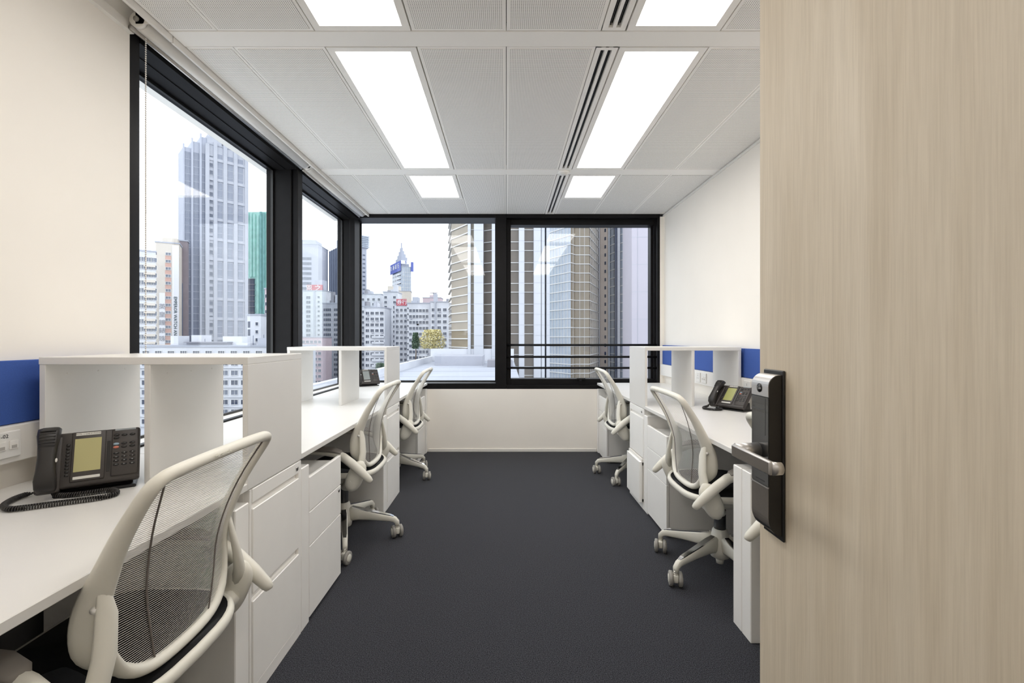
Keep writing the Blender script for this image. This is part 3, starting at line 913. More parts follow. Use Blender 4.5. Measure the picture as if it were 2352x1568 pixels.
def coil(path, label, r=0.0062, wire=0.0024, pitch=0.0058, plain=0):
    P = [Vector(p) for p in path]
    # Catmull-Rom through the points
    Q = []
    for i in range(len(P) - 1):
        p0, p1, p2, p3 = P[max(i - 1, 0)], P[i], P[i + 1], P[min(i + 2, len(P) - 1)]
        for k in range(14):
            s = k / 14
            Q.append(0.5 * ((2 * p1) + (p2 - p0) * s + (2 * p0 - 5 * p1 + 4 * p2 - p3) * s * s + (3 * p1 - p0 - 3 * p2 + p3) * s ** 3))
    Q.append(P[-1])
    cum = [0.0]
    for a, b in zip(Q, Q[1:]): cum.append(cum[-1] + (b - a).length)
    L_ = cum[-1]
    n = int(L_ / pitch * 9)
    out = []
    arr = np.array([tuple(q) for q in Q])
    for i in range(n + 1):
        s = L_ * i / n
        c = Vector([np.interp(s, cum, arr[:, k]) for k in range(3)])
        c2 = Vector([np.interp(min(L_, s + .004), cum, arr[:, k]) for k in range(3)]); c1 = Vector([np.interp(max(0, s - .004), cum, arr[:, k]) for k in range(3)])
        tg = (c2 - c1).normalized()
        a = tg.cross(Vector((0, 0, 1))).normalized(); b = a.cross(tg)
        ph = 2 * math.pi * s / pitch
        e = min(1, min(s, L_ - s) / 0.02)
        out.append(c + (a * math.cos(ph) + b * math.sin(ph)) * (r * e))
    m = MB().tube(out, wire, 5)
    o = part('phone_cord', m, BLACKP)
    tag(o, label, 'cord', 'coiled phone cords')
    return o
z0 = DT + 0.0092
def dp(x, y, h=0.0092):
    k = CH - DT - h
    Y = k * F / (y - VY)
    return ((x - VX) / F * Y, Y, DT + h)
coil([dp(130, 1112, .03), dp(126, 1134, .012), dp(160, 1136), dp(205, 1131), dp(246, 1125), dp(264, 1125), dp(266, 1133), dp(235, 1141), dp(180, 1149), dp(110, 1158), (dp(50, 1166)), dp(18, 1168), dp(8, 1160), dp(28, 1147), dp(58, 1136), dp(80, 1131)],
     'long coiled black cord looping in front of the near phone')
coil([(1.44, 3.225, DT + .030), (1.425, 3.22, z0 + .004), (1.385, 3.19, z0), (1.365, 3.14, z0), (1.395, 3.085, z0), (1.45, 3.085, z0), (1.475, 3.12, z0), (1.48, 3.15, z0)],
     'short coiled cord beside the green screen phone')

# ================================================================== the door with its digital lock
DX = 0.601
door = struct('door_1', MB().box(DX, DX + 0.045, 0.165, 1.079, 0.006, 2.30, 0.001), WOOD, label='pale oak veneer door standing open on the right')
door['category'] = 'door'
LKB = mat('lock_black', lin(26, 24, 23), 0.28, noise=0.05, nscale=50)
LKG = mat('lock_glass', lin(38, 38, 38), 0.08, coat=0.6)
LKS = mat('lock_grey_satin', lin(112, 106, 100), 0.36, 0.3, noise=0.04, nscale=60)
LKT = mat('lock_silver', lin(200, 197, 194), 0.38, 0.85, noise=0.03, nscale=60)
def zpx(y, Y): return CH - (y - VY) / F * Y
LY0, LY1 = 0.982, 1.050          # near and far edge of the lock
zt_, zb_ = zpx(862, LY0), zpx(1232, LY0)
lk = put('digital_lock', None, None, door)
lk['label'] = 'black digital door lock with silver top and lever'
part('back_plate', MB().box(DX - 0.006, DX, LY0 - 0.004, LY1 + 0.003, zb_ - 0.012, zt_ + 0.010, 0.002), DARKP, lk)
def profile_slab(y0, y1, zlo, zhi, d0, d1, rtop=0.0, rbot=0.0):
    """slab seen in side view (depth d against height z), rounded at its outer corners"""
    pts = [(d0, zlo)]
    if rbot:
        for k in range(9):
            q = math.pi / 2 * k / 8
            pts.append((d1 - rbot * 0.8 + rbot * 0.8 * math.sin(q), zlo + rbot - rbot * math.cos(q)))
    else: pts.append((d1, zlo))
    if rtop:
        for k in range(9):
            q = math.pi / 2 * k / 8
            pts.append((d1 - rtop + rtop * math.cos(q), zhi - rtop + rtop * math.sin(q)))
    else: pts.append((d1, zhi))
    pts.append((d0, zhi))
    n = len(pts)
    vs_ = [(DX - d, y0, z) for d, z in pts] + [(DX - d, y1, z) for d, z in pts]
    fs = [(i, (i + 1) % n, n + (i + 1) % n, n + i) for i in range(n)] + [tuple(range(n)), tuple(reversed(range(n, 2 * n)))]
    return MB().add(vs_, fs)
z1_, z2_ = zpx(912.4, LY0), zpx(1123.5, LY0)
part('lock_case', profile_slab(LY0, LY1, zb_, zt_, 0.005, 0.0335, 0.024, 0.035), LKB, lk)
part('top_cover', profile_slab(LY0 + 0.0015, LY1 - 0.0005, z1_, zt_ + 0.001, 0.008, 0.0352, 0.026), LKT, lk, label='satin silver top cover')
part('glass_plate', MB().box(DX - 0.0352, DX - 0.030, LY0 + 0.001, LY1 - 0.0005, z2_ + 0.004, z1_ - 0.0015, 0.0008), LKG, lk, label='dark glass keypad plate')
part('glass_frame', MB().box(DX - 0.0358, DX - 0.0352, LY0 + 0.012, LY0 + 0.0128, z1_ - 0.085, z1_ - 0.004).box(DX - 0.0358, DX - 0.0352, LY0 + 0.012, LY1 - 0.001, z1_ - 0.030, z1_ - 0.0292), GREYD, lk)
part('battery_cover', profile_slab(LY0 + 0.0012, LY1 - 0.0005, zb_ + 0.004, z2_, 0.010, 0.0350, 0.0, 0.034), LKS, lk, label='grey satin battery cover')
part('silver_line', MB().box(DX - 0.0362, DX - 0.033, LY0 + 0.001, LY1, z2_ + 0.0004, z2_ + 0.0032), LKT, lk)
yc_, zc_ = 1.017, zpx(890, 1.017)
lg = part('logo_disc', MB().cyl((DX - 0.0352, yc_, zc_), (DX - 0.0362, yc_, zc_), 0.0098, sides=28), LKB, lk)
ly = text_mesh('Yale', 0.0092, 0.0002)
put('lettering', ly, LKT, lg, loc=(DX - 0.0364, yc_, zc_), rot=(math.pi / 2, 0, -math.pi / 2))
tx = text_mesh('DIGITAL DOOR LOCK', 0.0036, 0.0001)
put('small_print', tx, GREYD, lk, loc=(DX - 0.0356, 1.014, z2_ + 0.012), rot=(math.pi / 2, 0, -math.pi / 2))
# lever: spindle far side, blade points back along the door
XV = DX - 0.098
lev = put('lever_handle', None, None, lk)
Ys = 1.022
part('spindle', MB().tube([(DX - 0.033, Ys, zpx(1033, Ys)), (XV + 0.012, Ys, zpx(1033, Ys) + 0.002)], [0.0165, 0.0135], 24), LKT, lev)
def Yat(xp, X): return X * F / (xp - VX)
Xf = 0.500
yA, yB = Yat(1679.5, Xf), Yat(1766, Xf)
ztA, zbA = zpx(1020.3, yA), zpx(1047, yA)
zmid = ztA - (ztA - zbA) / 2
zlev = (zpx(1033.7, yA) + zpx(1075.8, yB)) / 2
hgt = 0.0262
bl = MB()
n = 24
pr = []
r_ = 0.006
for (y, z) in [(yA, zlev - hgt / 2), (yA, zlev + hgt / 2), (yB, zlev + hgt / 2), (yB, zlev - hgt / 2)]:
    pr.append((y, z))
part('blade', MB().box(Xf, Xf + 0.012, yB - 0.001, yA + 0.001, zlev - hgt / 2, zlev + hgt / 2, 0.003, seg=2).tube([(Xf + 0.006, yB, zlev), (Xf + 0.024, yB + 0.001, zlev)], None, 16, flat=[(0.0105, hgt / 2), (0.010, hgt / 2 - 0.001)], up=(0, 0, 1)), LKT, lev)
part('inlay', MB().box(Xf - 0.0006, Xf + 0.001, yB + 0.002, yA - 0.003, zlev - hgt / 2 + 0.0022, zlev + hgt / 2 - 0.0022, 0.0004), LKS, lev, label='grey inlay of the lever')
# hinges on the hidden edge
for z in (0.25, 1.15, 2.05):
    part('hinge', MB().cyl((DX + 0.052, 0.163, z - 0.05), (DX + 0.052, 0.163, z + 0.05), 0.007, sides=12), STEEL, door)
struct('door_frame', MB().box(-0.36, -0.33, YN - 0.12, YN + 0.015, 0, 2.33, 0.002).box(0.655, 0.69, YN - 0.12, YN + 0.005, 0, 2.33, 0.002).box(-0.33, 0.655, YN - 0.12, YN + 0.015, 2.31, 2.34, 0.002), WOOD, label='pale oak frame around the doorway')
# ================================================================== the city outside
GND = -34.0
def ext(name, rgb, rough=0.8, noise=0.05, nscale=0.4, metal=0.0, spec=0.3):
    return mat(name, lin(*rgb), rough, metal, noise=noise, nscale=nscale, spec=spec)
E_WHITE = ext('weathered_white_render', (195, 197, 204), noise=0.07, nscale=0.25)
E_CREAM = ext('cream_render', (195, 187, 177), noise=0.05, nscale=0.3)
E_GREY = ext('grey_tile_cladding', (162, 164, 174), noise=0.05, nscale=0.3)
E_STONE = ext('pale_stone_cladding', (171, 174, 184), noise=0.03, nscale=0.2)
E_STONE2 = ext('blue_grey_stone_cladding', (172, 176, 189), noise=0.03, nscale=0.2)
E_PINK = ext('pale_pink_render', (187, 171, 177), noise=0.05, nscale=0.3)
E_LILAC = ext('lilac_grey_cladding', (182, 178, 189), noise=0.02, nscale=0.1)
E_BEIGE = ext('beige_stone', (202, 189, 180), noise=0.03, nscale=0.1)
E_BROWN = ext('brown_grey_wall', (133, 124, 129), noise=0.06, nscale=0.3)
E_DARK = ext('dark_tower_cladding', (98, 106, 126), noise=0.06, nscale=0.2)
E_HAZE = ext('haze_tinted_cladding', (162, 166, 179), noise=0.03, nscale=0.1)  # distance haze is mixed into this cladding colour
E_NET = ext('green_scaffold_net', (170, 212, 203), noise=0.12, nscale=0.35)
E_NETD = ext('dark_green_net_fold', (126, 172, 170), noise=0.15, nscale=0.4)
E_CONC = ext('bare_concrete', (136, 136, 144))
E_ROOF = ext('pale_roof_screed', (160, 164, 175), noise=0.06, nscale=0.15)
E_GROUND = ext('street_asphalt', (109, 113, 120), noise=0.1, nscale=0.05)
E_RED = ext('faded_red_signboard', (178, 84, 95), noise=0.03)
E_BLUE = ext('blue_signboard', (95, 106, 173), noise=0.02)
E_SIGNW = ext('white_signboard', (218, 218, 222), noise=0.0)
E_TEAL = ext('dark_teal_lettering', (55, 76, 84), noise=0.0)
E_TERRA = ext('terracotta_spandrel', (186, 146, 133), noise=0.05, nscale=0.3)
def eglass(name, rgb, rough=0.08):
    m = mat(name, lin(*rgb), rough, 0.0, noise=0.08, nscale=0.3, spec=0.35)
    return m
G_DARK = eglass('dark_window_glass', (66, 73, 91))
G_MID = eglass('mid_window_glass', (95, 102, 118))
G_HAZE = eglass('haze_tinted_glass', (134, 140, 155))  # lighter copy of the window glass, with haze put into its colour
G_TAN = eglass('bronze_curtain_glass', (136, 126, 111))
G_SKY = eglass('pale_curtain_glass', (155, 164, 177))
G_BROWN = eglass('brown_curtain_glass', (102, 95, 89))
E_MULL = ext('pale_aluminium_mullion', (206, 206, 206), 0.5, 0.0)

gr = struct('ground_city', MB().box(-900, 900, 12, 1500, GND - 1, GND), E_GROUND, label='street level far below the windows')

WM = {}
def win_mesh(w_, h_, style):
    k = (round(w_, 2), round(h_, 2), style)
    if k in WM: return WM[k]
    m = MB()
    m.box(-w_/2, w_/2, -0.06, 0.12, -h_/2, h_/2, mi=1)
    if style != 'plain':
        f = 0.10
        m.box(-w_/2 - f, -w_/2, -0.18, 0.1, -h_/2 - f, h_/2 + f).box(w_/2, w_/2 + f, -0.18, 0.1, -h_/2 - f, h_/2 + f)
        m.box(-w_/2, w_/2, -0.18, 0.1, h_/2, h_/2 + f).box(-w_/2, w_/2, -0.30, 0.1, -h_/2 - f, -h_/2)
        n = {'one': 0, 'two': 1, 'three': 2, 'four': 3}[style]
        for i in range(n):
            x = -w_/2 + w_ * (i + 1) / (n + 1)
            m.box(x - 0.04, x + 0.04, -0.1, 0.1, -h_/2, h_/2)
        if style in ('three', 'four'):
            m.box(-w_/2, w_/2, -0.1, 0.1, h_ * 0.18, h_ * 0.18 + 0.07)
    WM[k] = m.mesh('window')
    return WM[k]

class Bld:
    """box building: nearest corner at pixel column xc and depth Y, right face along angle th to column xr, left face to xl"""
    def __init__(s, name, label, xc, Y, th, xr, ytop, wall, xl=None, depth=14.0, cat='building', group='buildings of the city outside', base=GND, roof=True):
        s.C = px(xc, 777, Y); s.Y = Y; s.th = math.radians(th)
        u = Vector((math.cos(s.th), math.sin(s.th))); v = Vector((-math.sin(s.th), math.cos(s.th)))
        def solve(d, xp):
            k = (xp - VX) / F
            return (k * s.C.y - s.C.x) / (d.x - k * d.y)
        s.Lr = solve(u, xr)
        s.Ll = solve(v, xl) if xl is not None else depth
        s.top = CH - (ytop - VY) / F * Y
        s.t = thing(name, label, cat, (s.C.x, s.C.y, base), s.th, group)
        s.H = s.top - base; s.base = base
        s.wall = wall
        part('wall', MB().box(0, s.Lr, 0, s.Ll, 0, s.H), wall, s.t)
        if roof:
            part('roof', MB().box(-0.25, s.Lr + 0.25, -0.25, s.Ll + 0.25, s.H, s.H + 0.5).box(0.3, s.Lr - 0.3, 0.3, s.Ll - 0.3, s.H + 0.4, s.H + 0.55), E_ROOF if wall is not E_DARK else wall, s.t)
    def z(s, y):   # pixel row on the near corner -> local height
        return CH - (y - VY) / F * s.Y - s.base
    def win(s, face, cols, ztop, n, pitch, w_, h_, style='two', glass=None, frame=None, name='window', jit=0.0):
        g = glass or G_DARK; fm = frame or E_MULL
        me = win_mesh(w_, h_, style + ('' if glass is None and frame is None else '')) if glass is None and frame is None else None
        if me is None:
            k = (round(w_, 2), round(h_, 2), style, g.name, fm.name)
            if k not in WM:
                base_ = win_mesh(w_, h_, style)
                c = base_.copy()
                if len(c.materials):
                    c.materials[0] = fm; c.materials[1] = g
                else:
                    c.materials.append(fm); c.materials.append(g)
                WM[k] = c
            me = WM[k]
        elif not me.materials:
            me.materials.append(fm); me.materials.append(g)
        for c in cols:
            for i in range(n):
                z = ztop - pitch * i - h_ / 2
                if z - h_ / 2 < 1: break
                if face == 'r': loc, rot = (c, 0, z), (0, 0, 0)
                elif face == 'l': loc, rot = (0, c, z), (0, 0, -math.pi / 2)
                else: loc, rot = (s.Lr, c, z), (0, 0, math.pi / 2)
                put(name, me, None, s.t, loc, rot)
        return s
    def bx(s, name, m, *a):
        return part(name, MB().box(*a), m, s.t)
def lsp(a, b, n): return [a + (b - a) * i / (n - 1) for i in range(n)] if n > 1 else [(a + b) / 2]

# ---- seen through the first tall window
b = Bld('apartment_block', 'cream block with vertical signs at the left edge of the first window', 357, 185, 30, 412, 556, E_CREAM, depth=9)
b.win('r', [b.Lr * .53], b.z(585), 22, 3.0, 2.0, 1.7, 'plain', E_TERRA)
b.win('r', [b.Lr * .53], b.z(578), 22, 3.0, 1.7, 1.0, 'two', G_MID)
b.bx('rooftop_room', E_CREAM, b.Lr * .25, b.Lr * .9, 2, 8, b.H + .5, b.H + 2.6)
sg = b.bx('sign_strip', E_SIGNW, b.Lr * .70, b.Lr * .98, -.35, 0, b.z(800), b.z(560))
tx = text_mesh('EMPEROR WATCH AND JEWELLERY', 1.6, 0.05)
put('lettering', tx, E_TEAL, sg, loc=(b.Lr * .83, -.45, b.z(752)), rot=(math.pi / 2, math.pi / 2, 0))
sg2 = b.bx('sign_strip', E_SIGNW, b.Lr * .16, b.Lr * .40, -.3, 0, b.z(800), b.z(672))
for i, chh in enumerate('\u82f1\u7687\u9418\u9336\u73e0'):
    put('lettering', text_mesh(chh, 2.4, 0.05), E_CONC, sg2, loc=(b.Lr * .28, -.4, b.z(704 + 18.5 * i)), rot=(math.pi / 2, 0, 0))
b2 = Bld('apartment_block', 'low white block with balconies at the very left of the first window', 300, 168, 37, 358, 574, E_WHITE, depth=6)
b2.win('r', lsp(b2.Lr * .30, b2.Lr * .92, 4), b2.z(588), 20, 2.9, 1.7, 1.5, 'two', G_MID)
for i in range(20):
    b2.bx('balcony', E_CREAM, b2.Lr * .52, b2.Lr * .98, -.9, 0, b2.z(610) - 2.9 * i, b2.z(610) - 2.9 * i + .9)
b3 = Bld('narrow_block', 'brown grey party wall block left of the tall stone tower', 411, 197, 30, 431, 553, E_BROWN, depth=5)
b3.bx('recess_shade', E_DARK, b3.Lr * .2, b3.Lr * .45, -.1, .1, b3.z(770), b3.z(650))  # raised dark panel stands in for the shade of a recess
b4 = Bld('slab_block', 'pale slab block just behind the tall stone tower', 417, 300, 0, 436, 487, E_STONE, depth=12)
# tall stone tower, corner towards the room
T = Bld('stone_tower', 'tall pale stone tower with dark window strips', 476, 209, 45, 568, 330, E_STONE, depth=15)
lw = 15.0
nf = 32
pitch = 3.35
cw = T.Lr
for i, c in enumerate((.30, .56, .82)):
    for k in range(30):
        zt = T.z(352) - pitch * k
        if zt < 2: break
    T.win('r', [cw * c], T.z(348), 38, pitch, cw * .13, 3.1, 'plain', G_HAZE)
T.win('r', [cw * .09], T.z(356), 38, pitch, cw * .08, 1.7, 'one', G_MID, E_STONE)
for c in (.0, .19, .43, .69, .97):
    T.bx('pier', E_STONE, cw * c - cw * .045, cw * c + cw * .045, -.7, .1, 0, T.H + (1.5 if c not in (.0, .97) else 0))
for (bx0, bx1, by, dz) in ((-2.4, 0.0, 1.2, 3.0), (-5.4, -2.4, 2.6, 0.5), (-8.4, -5.4, 4.0, -2.5)):
    T.bx('set_back_bay', E_STONE2, bx0, bx1, by, by + 12, 0, T.H + dz)
    for c in ((.3, .72) if bx1 - bx0 > 2.5 else (.5,)):
        xc_ = bx0 + (bx1 - bx0) * c
        for k in range(30):
            zz = T.z(352) - pitch * k
            put('window', WM[[q for q in WM if len(q) == 5 and q[0] == round(cw * .13, 2)][0]], None, T.t, (xc_, by, zz - 1.6), (0, 0, 0)).scale = (.55, 1, 1)
    T.bx('pier', E_STONE2, bx0 - .25, bx0 + .35, by - .7, by, 0, T.H + dz + 1.2)
for k in range(0, 14):
    T.bx('string_course', E_STONE, -.4, cw + .2, -.4, .1, T.z(366) - pitch * 2.75 * k, T.z(366) - pitch * 2.75 * k + 1.3)
T.bx('crown', E_STONE, 1.2, cw - 1, 2, lw * .7, T.H, T.H + 6.5)
T.bx('crown_parapet', E_STONE, 0, cw * .35, 0, lw * .4, T.H, T.H + 3.5)
T.bx('roof_canopy', G_DARK, cw * .2, cw + 3.5, 1.0, 7, T.H + 2.2, T.H + 2.6)
# netted building
n_ = Bld('netted_building', 'building wrapped in green scaffold netting', 566, 245, -4, 634, 487, E_NET, depth=16, roof=False)
for i, c in enumerate(lsp(.06, .94, 9)):
    n_.bx('net_fold', E_NETD if i in (4, 5) else E_NET, n_.Lr * c - .55, n_.Lr * c + .55, -.35 - .2 * (i % 3), 0, n_.z(720) if i > 2 else n_.z(636), n_.H - .6 * (i % 4))
for i in range(7):
    n_.bx('floor_slab', E_CONC, -.4, n_.Lr * .30, -1.0, .2, n_.z(640) - 3.0 * i - .3, n_.z(640) - 3.0 * i)
    n_.bx('open_storey_shade', G_DARK, -.2, n_.Lr * .28, -.7, .1, n_.z(640) - 3.0 * i - 3.0, n_.z(640) - 3.0 * i - .35)  # solid dark blocks stand in for the shade inside the open floors
wb = Bld('white_block', 'small white block below the green netting', 568, 160, 0, 599, 724, E_WHITE, depth=8)
wb.win('r', [wb.Lr * .13], wb.z(738), 8, 2.8, .8, 2.2, 'plain'); wb.win('r', [wb.Lr * .72], wb.z(740), 8, 2.8, .9, 1.1, 'one')
wb2 = Bld('white_block', 'low white annexe right of the small white block', 597, 169.5, 0, 609, 731, E_STONE, depth=4)
wb2.win('r', [wb2.Lr * .5], wb2.z(742), 6, 2.8, .6, 1.0, 'one')
pb = Bld('pink_block', 'slim pale pink block against the dark window mullion', 608, 175, 0, 640, 664, E_PINK, depth=10)
pb.win('r', lsp(.9, pb.Lr - 1, 3), pb.z(676), 26, 3.0, 1.3, 1.3, 'two')
# long low building at eye level
lb = Bld('low_building', 'long low white building at eye level in the first window', 205, 138, 0, 668, 797, E_WHITE, depth=18)
lb.win('r', lsp(2, lb.Lr - 2, 16), lb.z(806), 1, 3.0, 1.9, 1.2, 'three')
for i in range(7):
    lb.win('r', lsp(2, lb.Lr - 2, 20), lb.z(806) - 2.95 * (i + 1), 1, 3.0, 2.0, 1.4, 'two', G_MID if i % 2 else G_DARK)
    lb.bx('ledge', E_WHITE, 0, lb.Lr, -.5, 0, lb.z(806) - 2.95 * (i + 1) - 2.2, lb.z(806) - 2.95 * (i + 1) - 1.9)
for (x0, x1, yt, m, dd) in ((375, 393, 771, E_WHITE, 3), (408, 432, 769, E_WHITE, 6), (412, 509, 786, E_GREY, 3), (488, 533, 772, E_WHITE, 5), (330, 372, 792, E_CREAM, 4), (575, 600, 776, E_STONE, 4), (534, 560, 788, E_WHITE, 2)):
    k = lb.Y / F
    lb.bx('rooftop_room', m, (x0 - 205) * k, (x1 - 205) * k, dd, dd + 5, lb.H, lb.z(yt))
for (x0, x1) in ((416, 500),):
    k = lb.Y / F
    lb.bx('shed_roof', E_CONC, (x0 - 210) * k, (x1 - 193) * k, 2, 8.5, lb.z(787), lb.z(785))
for (xx, yt) in ((560, 770), (585, 768), (445, 778), (596, 772)):
    k = lb.Y / F
    lb.bx('aerial', E_DARK, (xx - 205) * k, (xx - 205) * k + .12, 5, 5.12, lb.H, lb.z(yt))

# ---- seen through the narrow window and the corner
hz = Bld('hazy_tower', 'hazy rounded tower behind the red sign in the narrow window', 660, 420, 5, 731, 560, E_HAZE, depth=30)
hz.win('r', lsp(hz.Lr * .52, hz.Lr * .72, 3), hz.z(590), 20, 4.6, 3.2, 2.6, 'plain', G_MID)
hz.bx('crown', E_HAZE, hz.Lr * .45, hz.Lr * .9, 2, 20, hz.H, hz.H + 4.5)
rs = Bld('sign_block', 'pale block carrying a faded red rooftop sign', 700, 330, 0, 742, 672, E_WHITE, depth=12)
rs.bx('plant_room', E_HAZE, rs.Lr * .45, rs.Lr * .95, 3, 9, rs.H, rs.z(642))
r_ = rs.bx('red_signboard', E_RED, rs.Lr * .12, rs.Lr * .98, -.6, -.2, rs.H, rs.z(654))
put('lettering', text_mesh('\u6069 \u4e4b', 5.0, 0.1), E_SIGNW, r_, loc=(rs.Lr * .5, -.8, rs.z(663)), rot=(math.pi / 2, 0, 0))
wr = Bld('apartment_block', 'white apartment block left of the grey block in the narrow window', 695, 290, 0, 748, 668, E_WHITE, depth=14)
wr.win('r', [wr.Lr * .25], wr.z(680), 26, 3.0, 2.6, 1.7, 'two', G_MID); wr.win('r', [wr.Lr * .70], wr.z(680), 26, 3.0, 1.2, 1.2, 'one', G_MID)
wr.bx('pipe_shaft', E_STONE, wr.Lr * .48, wr.Lr * .55, -.5, 0, 0, wr.H)
gb = Bld('office_block', 'grey tiled block with paired ribbon windows by the corner post', 741, 262, -3, 790, 697, E_GREY, depth=14)
gb.win('r', [gb.Lr * .22], gb.z(708), 19, 2.86, gb.Lr * .36, 1.55, 'four'); gb.win('r', [gb.Lr * .66], gb.z(708), 19, 2.86, gb.Lr * .26, 1.55, 'three')
for k in range(5):
    gb.bx('rooftop_clutter', (E_WHITE, E_CONC, E_STONE)[k % 3], gb.Lr * (.12 + .16 * k), gb.Lr * (.24 + .16 * k), 2 + k, 5 + k, gb.H, gb.H + 2 + 1.7 * (k * 7 % 4))
pk = Bld('pink_block', 'low pale pink block at the bottom of the narrow window', 672, 230, 0, 741, 775, E_PINK, depth=12)
pk.win('r', lsp(1.5, pk.Lr - 1.5, 7), pk.z(782), 9, 2.9, 1.3, 1.3, 'two', G_MID)
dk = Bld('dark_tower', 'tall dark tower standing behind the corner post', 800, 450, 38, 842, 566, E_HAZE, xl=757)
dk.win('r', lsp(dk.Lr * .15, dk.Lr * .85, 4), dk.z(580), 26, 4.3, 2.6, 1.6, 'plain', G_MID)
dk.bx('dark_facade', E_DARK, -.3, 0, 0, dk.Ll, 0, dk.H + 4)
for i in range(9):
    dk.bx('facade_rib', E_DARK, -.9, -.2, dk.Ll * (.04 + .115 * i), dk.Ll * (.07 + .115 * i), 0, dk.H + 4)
for i in range(7):
    dk.bx('crown_louvre', G_SKY, -.5, dk.Lr + 2.5, -1.6 - .0 * i, -.6, dk.z(564) + 1.75 * i, dk.z(564) + 1.75 * i + 1.2)
dk.bx('crown', E_HAZE, 0, dk.Lr + 1.6, -.6, dk.Ll * .6, dk.H, dk.z(538))
# bank tower
bt = Bld('bank_tower', 'slim tower with a stepped spire and blue rooftop sign', 922, 430, 30, 944, 612, G_SKY, xl=901)
bt.win('l', lsp(bt.Ll * .12, bt.Ll * .88, 4), bt.z(628), 22, 4.0, bt.Ll * .17, 1.8, 'plain', G_DARK)
for i in range(22):
    bt.bx('balcony', E_SIGNW, -1.0, 0, bt.Ll * .05, bt.Ll * .45, bt.z(630) - 4.0 * i, bt.z(630) - 4.0 * i + .9)
for i in range(1, 5):
    bt.bx('mullion', E_MULL, bt.Lr * i / 5 - .1, bt.Lr * i / 5 + .1, -.25, 0, 0, bt.H)
for i in range(24):
    bt.bx('transom', E_MULL, 0, bt.Lr, -.2, 0, bt.z(625) - 3.6 * i, bt.z(625) - 3.6 * i + .25)
cx_, cy_ = bt.Lr / 2, bt.Ll / 2
hh = bt.H
for i, (sz, dz) in enumerate(((.80, 6), (.62, 4), (.46, 3.5), (.30, 3.5), (.17, 3.5), (.07, 5))):
    bt.bx('spire_step', E_HAZE, cx_ - bt.Lr * sz / 2, cx_ + bt.Lr * sz / 2, cy_ - bt.Ll * sz / 2, cy_ + bt.Ll * sz / 2, hh, hh + dz)
    hh += dz
s_ = bt.bx('blue_signboard', E_BLUE, -1.6, -1.0, -1.2, bt.Ll * 1.06, bt.z(622), bt.z(599))
for i, c in enumerate('\u4ea4\u901a\u9280\u884c'):
    put('lettering', text_mesh(c, 5.0, 0.1), E_SIGNW, s_, loc=(-1.8, bt.Ll * (.92 - .26 * i), bt.z(610)), rot=(math.pi / 2, 0, -math.pi / 2))
s_ = bt.bx('white_signboard', E_SIGNW, -.8, bt.Lr * .78, -1.6, -1.0, bt.z(606), bt.z(598))
put('lettering', text_mesh('S', 3.6, 0.1), E_BLUE, s_, loc=(bt.Lr * .4, -1.8, bt.z(602)), rot=(math.pi / 2, 0, 0))
bt.bx('side_signboard', E_BLUE, bt.Lr - .2, bt.Lr + 2.2, -.9, -.2, bt.z(622), bt.z(600))
# ---- white apartment blocks behind the corner desk
def flats(name, label, x0, x1, yt, Y, cols, wall=E_WHITE, th=0, w_=1.5, style='two', pitch=3.05, n=20, first=9, clutter=2, glass=None):
    q = Bld(name, label, x0, Y, th, x1, yt, wall, depth=13)
    q.win('r', lsp(1.6, q.Lr - 1.6, cols), q.z(yt + first), n, pitch, w_, 1.45, style, glass)
    rnd = random.Random(int(x0))
    for k in range(clutter):
        a = rnd.uniform(.05, .7) * q.Lr
        q.bx('rooftop_room', rnd.choice((E_WHITE, E_STONE, E_CONC)), a, a + q.Lr * rnd.uniform(.12, .28), 1 + k, 6 + k, q.H, q.H + rnd.uniform(1.5, 5))
    for k in range(cols * 4):
        c = lsp(1.6, q.Lr - 1.6, cols)[rnd.randrange(cols)]
        zz = q.z(yt + first) - pitch * rnd.randrange(n) - 2.1
        if zz > 2:
            ac = q.bx('air_conditioner', E_GREY, c - .1, c + .8, -.75, -.05, zz, zz + .6)
    return q
flats('apartment_block', 'white flats directly right of the corner post', 818, 848, 704, 262, 3, n=18)
f2 = flats('apartment_block', 'white flats with long balconies behind the second left hutch', 837, 884, 707, 240, 4, n=18, w_=1.7)
for i in range(4, 17):
    f2.bx('balcony', E_WHITE, f2.Lr * .38, f2.Lr * .98, -1.1, 0, f2.z(716) - 3.05 * i - 1.6, f2.z(716) - 3.05 * i - .5)
flats('apartment_block', 'taller white flats behind the balconied block', 828, 876, 676, 300, 4, n=24, clutter=4)
flats('apartment_block', 'narrow white flats left of the red sign', 880, 912, 671, 285, 2, E_WHITE, n=22, clutter=2)
bg_ = Bld('beige_block', 'windowless beige block in front of the spired tower', 890, 330, 10, 944, 668, E_CREAM, depth=14)
bg_.bx('plant_room', E_CREAM, 0, bg_.Lr * .55, 2, 10, bg_.H, bg_.z(656))
bg_.win('r', [bg_.Lr * .1, bg_.Lr * .24], bg_.z(674), 6, 3.2, 1.8, 1.5, 'one')
f5 = flats('apartment_block', 'white flats under the small red signboard', 906, 938, 700, 251, 3, n=18, w_=1.3)
rsn = part('red_signboard', MB().box(0, 5.6, -.5, -.1, 0, 3.6), E_RED, f5.t, loc=(1.2, 0, f5.H - .4))
put('lettering', text_mesh('\u5238\u884c', 2.9, 0.05), E_SIGNW, rsn, loc=(3.1, -.6, 1.7), rot=(math.pi / 2, 0, 0))
f6 = flats('apartment_block', 'long white flats with regular small windows in the far window', 936, 988, 697, 236, 6, n=17, w_=1.25, first=13)
f6.win('r', [f6.Lr * .02], f6.z(706), 17, 3.05, .7, .8, 'one')
f7 = flats('apartment_block', 'white flats left of the bronze glass tower', 988.5, 1042, 694, 232, 4, n=17, w_=1.7, first=14)
